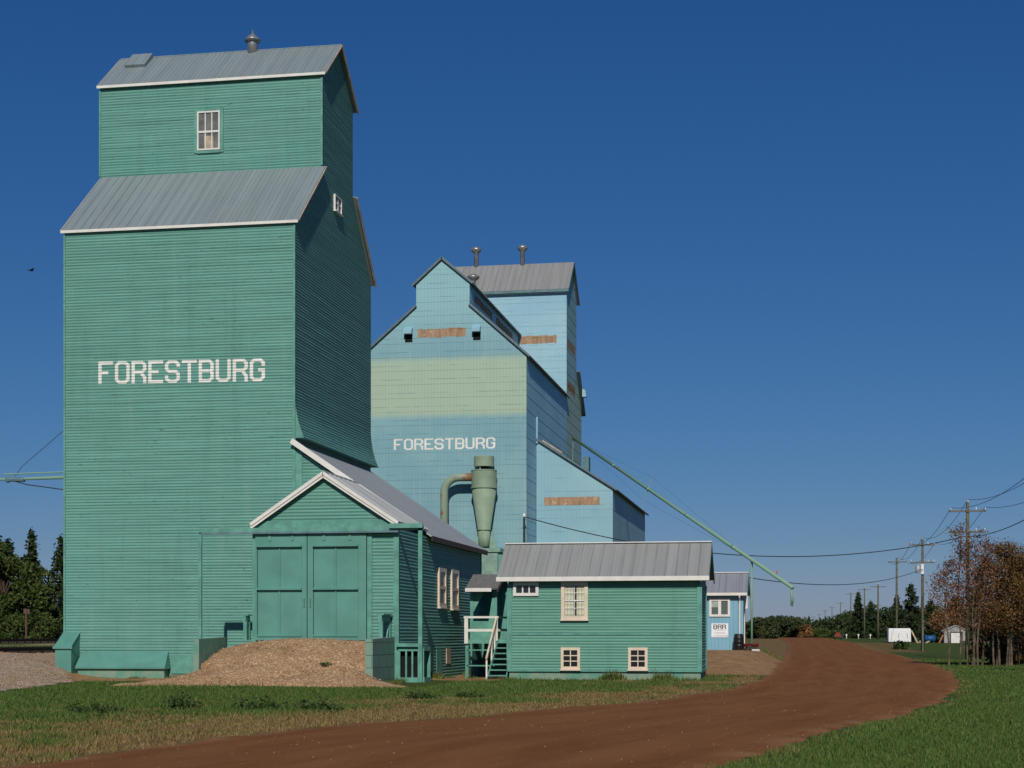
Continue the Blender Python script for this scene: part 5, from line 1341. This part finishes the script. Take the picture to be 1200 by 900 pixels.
# ---------------------------------------------------------------- poles and wires
PG = 'utility poles along the road'
def pole(x, y, h, label, arms=(0.25,), armw=2.0, insul=True, trans=False, near=False):
    z = h1(x, y); t = thing('utility_pole', label, 'utility pole', (x, y, z), PG)
    k = MB(); k.tube([(x, y, z - .5), (x, y, z + h)], [.17, .11], 10); k.build('shaft', WOODG, t, True)
    for d in arms:
        k = MB(); k.box(x - armw / 2, x + armw / 2, y - .17, y - .06, z + h - d - .12, z + h - d); ar = k.build('crossarm', ARM, t)
        if insul:
            for s in (-.93, .93, .45):
                q = MB(); xx = x + s * armw / 2; q.lathe(xx, y - .115, [(.03, z + h - d), (.07, z + h - d + .05), (.05, z + h - d + .11), (.075, z + h - d + .15), (.02, z + h - d + .2)], 8); q.build('insulator', PORC, ar)
    k = MB(); k.lathe(x, y, [(.03, z + h), (.07, z + h + .06), (.06, z + h + .14), (.02, z + h + .2)], 8); k.build('insulator', PORC, t)
    if trans:
        k = MB(); k.lathe(x - .45, y - .1, [(.2, z + h - 3.3), (.22, z + h - 3.28), (.22, z + h - 2.6), (.05, z + h - 2.5)], 12); k.build('transformer', plain('grey transformer', (.35, .36, .36), .4) if 'grey transformer' not in bpy.data.materials else bpy.data.materials['grey transformer'], t, True)
        k = MB(); k.box(x - .16, x + .1, y - .3, y - .19, z + h - 3.4, z + h - 2.4); k.build('cutout_switch', PORC, t)
    if near:
        k = MB(); k.tube([(x + .02, y - .16, z - .3), (x + .02, y - .14, z + 3.0)], .06, 8); k.build('cable_guard', STEEL, t)
    return t
pole(11.53, 116.8, 10.9, 'tall pole with two crossarms rising out of the autumn trees', (.55, 2.0), 2.5)
pole(11.9, 68.0, 10.2, 'nearest roadside pole with two crossarms just outside the picture at right', (.55, 2.0), 2.5)
pole(11.82, 162.9, 10.9, 'pole with two crossarms and grey transformer left of the autumn trees', (.5, 2.2), 2.3, True, True, True)
pole(12.3, 214.0, 10.9, 'pole with single crossarm in front of the white trailer', (.45,), 2.2, True)
for px_, d, h, lb in [(1029, 262, 9.0, 'bare pole between the white trailer pole and the thin tall pole'), (1013, 318, 10.0, 'slim pole with small crossarm left of the yard'), (997, 403, 11.3, 'pole with wide crossarm behind the small spruce'), (985, 500, 11.0, 'far pole with white marking and crossarm'),
                      (975, 572, 10.9, 'far small pole with white marking'), (967, 643, 10.8, 'tiny far pole right of the road end'), (960, 733, 10.6, 'tiny pole near the vanishing end of the line'), (953, 836, 10.6, 'faintest pole at the vanishing end of the line')]:
    tt = (px_ - 600) / 1900; th = R(10.058); s = tt * d; X = s * math.cos(th) - d * math.sin(th); Y = d * math.cos(th) + s * math.sin(th)
    pole(X, Y, h, lb, (.35,), 2.4, False)
def wire(A, B, sag, r, label, name='wire', n=24, group=None):
    A = Vector(A); B = Vector(B); P = [A.lerp(B, i / n) - Vector((0, 0, 4 * sag * (i / n) * (1 - i / n))) for i in range(n + 1)]
    k = MB(); k.tube(P, r, 5)
    return one(name, k, WIRE, label, 'wire', tuple(A), group)
z1 = h1(11.53, 116.8) + 10.9; z2 = h1(11.82, 162.9) + 10.9; z3 = h1(12.3, 214) + 10.9
WG = 'wires between the poles'
for dx, dz, nm in ((-1.15, -.35, 'left end of the crossarms'), (0, .2, 'pole tops'), (1.15, -.35, 'right end of the crossarms')):
    wire((11.53 + dx, 116.7, z1 + dz), (11.9 + dx, 68, 9.9 + dz), .9, .016, 'thin wire rising to the right picture edge from the %s' % nm.replace('pole tops', 'top of the nearest pole').replace('crossarms', 'nearest crossarm'), group=WG)
    wire((11.53 + dx, 116.7, z1 + dz), (11.82 + dx, 162.8, z2 + dz), 1.0, .018, 'thin wire from the nearest to the second pole along the %s' % nm, group=WG)
    wire((11.82 + dx, 162.8, z2 + dz), (12.3 + dx * .9, 213.9, z3 + dz), 1.1, .02, 'thin wire from the second to the third pole along the %s' % nm, group=WG)
wire((-16.74, 98.7, 8.85), (11.4, 116.65, 8.42), 1.9, .032, 'thick dark service cable sagging from the blue annex to the nearest pole', 'service_cable', 40)
wire((11.4, 116.65, 8.42), (11.9, 68, 8.3), .75, .026, 'thick dark cable rising from the nearest pole to the right picture edge', 'service_cable', 40)
wire((-3.0, 90.6, 4.75), (11.82, 162.8, z2 - 2.9), .9, .026, 'dark cable sagging from the blue office to the second pole', 'service_cable', 30)
def mast():
    t = thing('service_mast', 'thin dark service mast with porcelain head at the blue annex corner', 'mast', (-16.74, 98.7, 3))
    k = MB(); k.tube([(-16.74, 98.7, 3), (-16.74, 98.7, 8.8)], .07, 8); k.build('shaft', WIRE, t)
    k = MB(); k.lathe(-16.74, 98.7, [(.05, 8.8), (.1, 8.85), (.1, 8.98), (.03, 9.05)], 8); k.build('insulator', PORC, t)
mast()
# spout arm with guys on the left side of the elevator
def side_arm():
    J = Vector((-28.95, 55.9, 7.47))
    J = Vector((-30.8, 59.6, 7.68))
    t = thing('rail_loading_arm', 'thin green loading arm with guy cables on the left side of the green elevator', 'loading arm', (-28.2, 59.6, 7.5))
    k = MB(); k.tube([(-28.2, 59.6, 7.72), J, (-36, 59.6, 7.74)], [.07, .05, .05], 8); k.build('arm', SPOUT, t)
    k = MB(); k.tube([(-28.2, 59.6, 7.93), (-31.0, 59.6, 7.88)], .03, 6); k.build('upper_bar', SPOUT, t)
    k = MB(); k.lathe(J.x, J.y, [(.05, 7.55), (.1, 7.6), (.1, 7.75), (.05, 7.8)], 8); k.tube([J, J + Vector((.7, 0, -.03))], .09, 8); k.build('joint', BTRIM, t)
    k = MB(); k.tube([(-28.2, 59.6, 7.2), J + Vector((.8, 0, -.22)), J], .022, 5); k.tube([(-28.2, 59.6, 9.75), J + Vector((.6, 0, .5)), J + Vector((.3, 0, .12))], .012, 5); k.build('guy_cable', WIRE, t)
side_arm()

# ---------------------------------------------------------------- far yard things
def trailer():
    x0, x1, y0, y1 = 10.95, 13.65, 207.5, 211.5; z = h1(12.3, 208)
    t = thing('trailer', 'boxy white cargo trailer parked in the grass behind the third pole', 'trailer', (12.3, 209.5, z))
    w = plain('white trailer paint', (.74, .75, .74), .4, var=.04)
    k = MB(); k.box(x0, x1, y0, y1, z + .15, z + 1.7); k.hexa([(x0, y0, z + 1.7), (x1, y0, z + 1.7), (x1, y1, z + 1.7), (x0, y1, z + 1.7), (x0 + .12, y0 + .1, z + 1.83), (x1 - .12, y0 + .1, z + 1.83), (x1 - .12, y1 - .1, z + 1.83), (x0 + .12, y1 - .1, z + 1.83)]); k.build('body', w, t)
    for a in (x0 + .3, x0 + 1.36):
        k = MB(); k.box(a, a + 1.02, y0 - .03, y0 - .001, z + .25, z + 1.55); d = k.build('door', w, t)
        k = MB(); k.box(a + .9, a + .94, y0 - .06, y0 - .031, z + .6, z + 1.2); k.build('handle', GREYW, d)
    for a in (x0 - .02, x1 - .16):
        k = MB(); n = 14
        k.tube([(a, y0 + 1.6, z + .28), (a + .18, y0 + 1.6, z + .28)], .28, n); k.build('wheel', BLACK, t)
trailer()
def yard_shed():
    x0, x1, y0, y1 = 17.85, 20.75, 209.5, 213; z = h1(19, 210)
    t = thing('yard_shed', 'small grey gabled shed with white door behind the autumn trees', 'shed', (19.3, 211, z))
    gy = plain('grey shed boards', (.30, .30, .29), .8); xc = (x0 + x1) / 2
    k = MB(); k.box(x0, x1, y0, y1, z - .1, z + 1.5); k.face((x0, y0 + .001, z + 1.5), (x1, y0 + .001, z + 1.5), (xc, y0 + .001, z + 2.15)); k.face((x1, y1, z + 1.5), (x0, y1, z + 1.5), (xc, y1, z + 2.15)); k.build('wall', gy, t)
    k = MB(); roof_plane(k, (xc, y0 - .15, z + 2.24), (xc, y1 + .1, z + 2.24), (x1 + .2, y1 + .1, z + 1.5), (x1 + .2, y0 - .15, z + 1.5), .07, rib=0); roof_plane(k, (xc - .002, y0 - .15, z + 2.24), (xc - .002, y1 + .1, z + 2.24), (x0 - .2, y1 + .1, z + 1.5), (x0 - .2, y0 - .15, z + 1.5), .07, rib=0); k.build('roof', plain('light grey roofing', (.36, .36, .36), .6), t)
    k = MB(); k.box(xc - .62, xc - .005, y0 - .05, y0 - .004, z - .05, z + 1.25); k.build('door', WHITE, t)
    k = MB(); k.box(xc + .005, xc + .62, y0 - .05, y0 - .004, z - .05, z + 1.25); k.build('door', WHITE, t)
    k = MB(); k.box(xc - .78, xc - .63, y0 - .06, y0 - .004, z, z + 1.4); k.box(xc + .63, xc + .78, y0 - .06, y0 - .004, z, z + 1.4); k.box(xc - .63, xc + .63, y0 - .06, y0 - .004, z + 1.26, z + 1.4); k.build('door_frame', GREYW, t)
yard_shed()
def tank():
    x, y = 16.2, 210.5; z = h1(x, y); t = thing('water_tank', 'bright blue tank on a stand between the trailer and the grey shed', 'tank', (x, y, z)); b = plain('blue tank plastic', (.012, .075, .22), .5)
    k = MB(); k.tube([(x - .65, y, z + .55), (x - .6, y, z + .55), (x + .6, y, z + .55), (x + .65, y, z + .55)], [.3, .42, .42, .3], 14); k.build('tank_body', b, t, True)
    k = MB()
    for a in (-.45, .45): k.box(x + a - .05, x + a + .05, y - .4, y + .4, z - .05, z + .16)
    k.build('stand', GREYW, t)
tank()
def leaning(x, y, L, dx, mat, label):
    z = h1(x, y); m = MB(); m.bar((x, y, z), (x + dx, y, z + L), .18, .1, (0, 1, 0)); one('leaning_board', m, mat, label, 'board', (x, y, z), 'boards leaning in the far yard')
leaning(14.5, 208, 1.55, -.75, TAN, 'pale board leaning on the right side of the white trailer')
leaning(17.2, 209.3, 1.0, .5, plain('orange board', (.36, .13, .05)), 'orange board leaning on the left wall of the grey shed')
def junk():
    x, y = 15.2, 209; z = h1(x, y); m = MB()
    for i in range(9):
        a = x + random.uniform(-.6, .4); b = y + random.uniform(-.3, .3); h = random.uniform(.15, .5)
        m.bar((a, b, z), (a + random.uniform(-.3, .5), b, z + h), .12, .1)
    one('scrap_pile', m, TAN, 'low pile of pale scrap wood right of the white trailer', 'scrap pile', (x, y, z))
junk()
def fence():
    t = thing('wooden_fence', 'low grey wooden rail fence behind the autumn trees', 'fence', (17, 150, h1(17, 150)))
    for i in range(7):
        x = 14.2 + i * 1.7; z = h1(x, 150); k = MB(); k.box(x - .08, x + .08, 149.92, 150.08, z - .2, z + 1.1); k.build('post', GREYW, t)
    z = h1(17, 150); k = MB()
    for q in (.45, .95): k.box(14.1, 24.6, 149.85, 149.915, z + q - .09, z + q + .09)
    k.build('rail', GREYW, t)
fence()
# small white marker posts and red machine at the end of the road
first = None
for px_, lb in ((979, 'white marker post nearest the red machine'), (992, 'second white marker post from the red machine'), (1006, 'third white marker post from the red machine'), (1020, 'white marker post beside the bare pole')):
    d = 300.; s = (px_ - 600) / 1900 * d; th = R(10.058); X = s * math.cos(th) - d * math.sin(th); Y = d * math.cos(th) + s * math.sin(th); z = h1(X, Y)
    if first is None:
        k = MB(); k.box(X - .05, X + .05, Y - .05, Y + .05, z - .1, z + .5); k.box(X - .13, X + .13, Y - .09, Y + .03, z + .5, z + .85)
        first = one('marker_post', k, WHITE, lb, 'post', (X, Y, z), 'white marker posts')
    else:
        c = first.copy(); COL.objects.link(c); c.location = (X, Y, z); c['label'] = lb
def red_machine():
    x, y = 6.7, 292; z = h1(x, y); t = thing('small_tractor', 'tiny red tractor far away at the end of the dirt road', 'tractor', (x, y, z)); rd = plain('red machine paint', (.22, .025, .014), .6)
    k = MB(); k.box(x - .55, x + .45, y - .5, y + .9, z + .35, z + .85); k.box(x - .35, x + .3, y + .0, y + .8, z + .852, z + 1.15); k.build('body', rd, t)
    for a, b, r in ((-.7, .6, .45), (.5, .6, .45), (-.6, -.35, .3), (.4, -.35, .3)):
        k = MB(); k.tube([(x + a, y + b, z + r), (x + a + .18, y + b, z + r)], r, 14); k.build('wheel', BLACK, t)
red_machine()
def sign_post():
    x, y = -54.0, 107.2; z = h1(x, y); t = thing('sign_post', 'small brown sign board on a thin post before the left wood', 'sign', (x, y, z)); br = plain('brown sign wood', (.11, .065, .05), .9)
    k = MB(); k.box(x - .05, x + .05, y - .05, y + .05, z - .2, 3.2); k.build('post', br, t)
    k = MB(); k.box(x - .17, x + .3, y - .08, y - .051, 3.05, 3.4); k.build('board', br, t)
sign_post()
k = MB(); k.lathe(-14.2, 26.5, [(.05, h1(-14.2, 26.5) - .02), (.09, h1(-14.2, 26.5) + .03), (.06, h1(-14.2, 26.5) + .08), (.01, h1(-14.2, 26.5) + .09)], 7); one('white_stone', k, WHITE, 'small white stone in the dry grass at far left', 'stone', (-14.2, 26.5, h1(-14.2, 26.5)))

def bird():
    th = R(10.058); d = 80.; q = (36 - 600) / 1900 * d; x = q * math.cos(th) - d * math.sin(th); y = d * math.cos(th) + q * math.sin(th); z = 1.5 + (745 - 317) * d / 1900
    t = thing('bird', 'small dark bird gliding in the blue sky left of the green elevator', 'bird', (x, y, z)); m = plain('dark feathers', (.02, .02, .022), .8)
    k = MB(); P = [(x - .14, y, z), (x - .08, y, z + .01), (x, y, z + .015), (x + .1, y, z + .01), (x + .14, y, z + .02), (x + .19, y, z + .01)]; k.tube(P, [.008, .03, .042, .034, .025, .004], 8); b = k.build('body', m, t, True)
    for s in (-1, 1):
        k = MB(); k.hexa([(x - .06, y + s * .03, z + .015), (x + .06, y + s * .03, z + .015), (x + .03, y + s * .3, z + .06), (x - .07, y + s * .3, z + .06), (x - .06, y + s * .03, z + .03), (x + .06, y + s * .03, z + .03), (x + .03, y + s * .3, z + .07), (x - .07, y + s * .3, z + .07)]); k.build('wing', m, t)
    t.rotation_euler = (0, 0, R(60))
bird()
# ---------------------------------------------------------------- light, sky, camera
SUN = Vector((.16, -1.0, .72)).normalized()      # towards the sun
L = bpy.data.lights.new('sun', 'SUN'); L.energy = 5.0; L.angle = R(.5); L.color = (1.0, .93, .83)
so = bpy.data.objects.new('sun', L); COL.objects.link(so); so.rotation_euler = SUN.to_track_quat('Z', 'Y').to_euler()
W = bpy.data.worlds.new('World'); scene.world = W; W.use_nodes = True
nt = W.node_tree; bg = nt.nodes['Background']; sky = nt.nodes.new('ShaderNodeTexSky'); sky.sky_type = 'NISHITA'; sky.sun_disc = False
el = math.asin(SUN.z); sky.sun_elevation = el; sky.sun_rotation = math.atan2(SUN.x, SUN.y)
sky.altitude = 700; sky.air_density = 1.0; sky.dust_density = 0.3; sky.ozone_density = 4.0
# the photograph's polarised, deep blue sky: a contrast curve per channel on the Nishita sky
sep = nt.nodes.new('ShaderNodeSeparateColor'); cmb = nt.nodes.new('ShaderNodeCombineColor'); nt.links.new(sky.outputs[0], sep.inputs[0])
for i, (g_, k_) in enumerate(((1.38, .335), (.94, 1.0), (.70, 2.48))):
    p_ = nt.nodes.new('ShaderNodeMath'); p_.operation = 'POWER'; nt.links.new(sep.outputs[i], p_.inputs[0]); p_.inputs[1].default_value = g_
    m_ = nt.nodes.new('ShaderNodeMath'); m_.operation = 'MULTIPLY'; nt.links.new(p_.outputs[0], m_.inputs[0]); m_.inputs[1].default_value = k_
    nt.links.new(m_.outputs[0], cmb.inputs[i])
nt.links.new(cmb.outputs[0], bg.inputs['Color']); bg.inputs['Strength'].default_value = .05
cam = bpy.data.cameras.new('camera'); co = bpy.data.objects.new('camera', cam); COL.objects.link(co); scene.camera = co
co.location = (0, 0, 1.5); co.rotation_euler = (R(90), 0, R(10.058))
cam.sensor_width = 36; cam.lens = 1900 / 1200 * 36; cam.shift_y = (745 - 450) / 1200; cam.clip_start = .1; cam.clip_end = 20000
vs = scene.view_settings; vs.view_transform = 'Standard'; vs.look = 'None'; vs.exposure = -0.5; vs.gamma = 1; vs.use_curve_mapping = False
scene.cycles.max_bounces = 6; scene.cycles.diffuse_bounces = 3
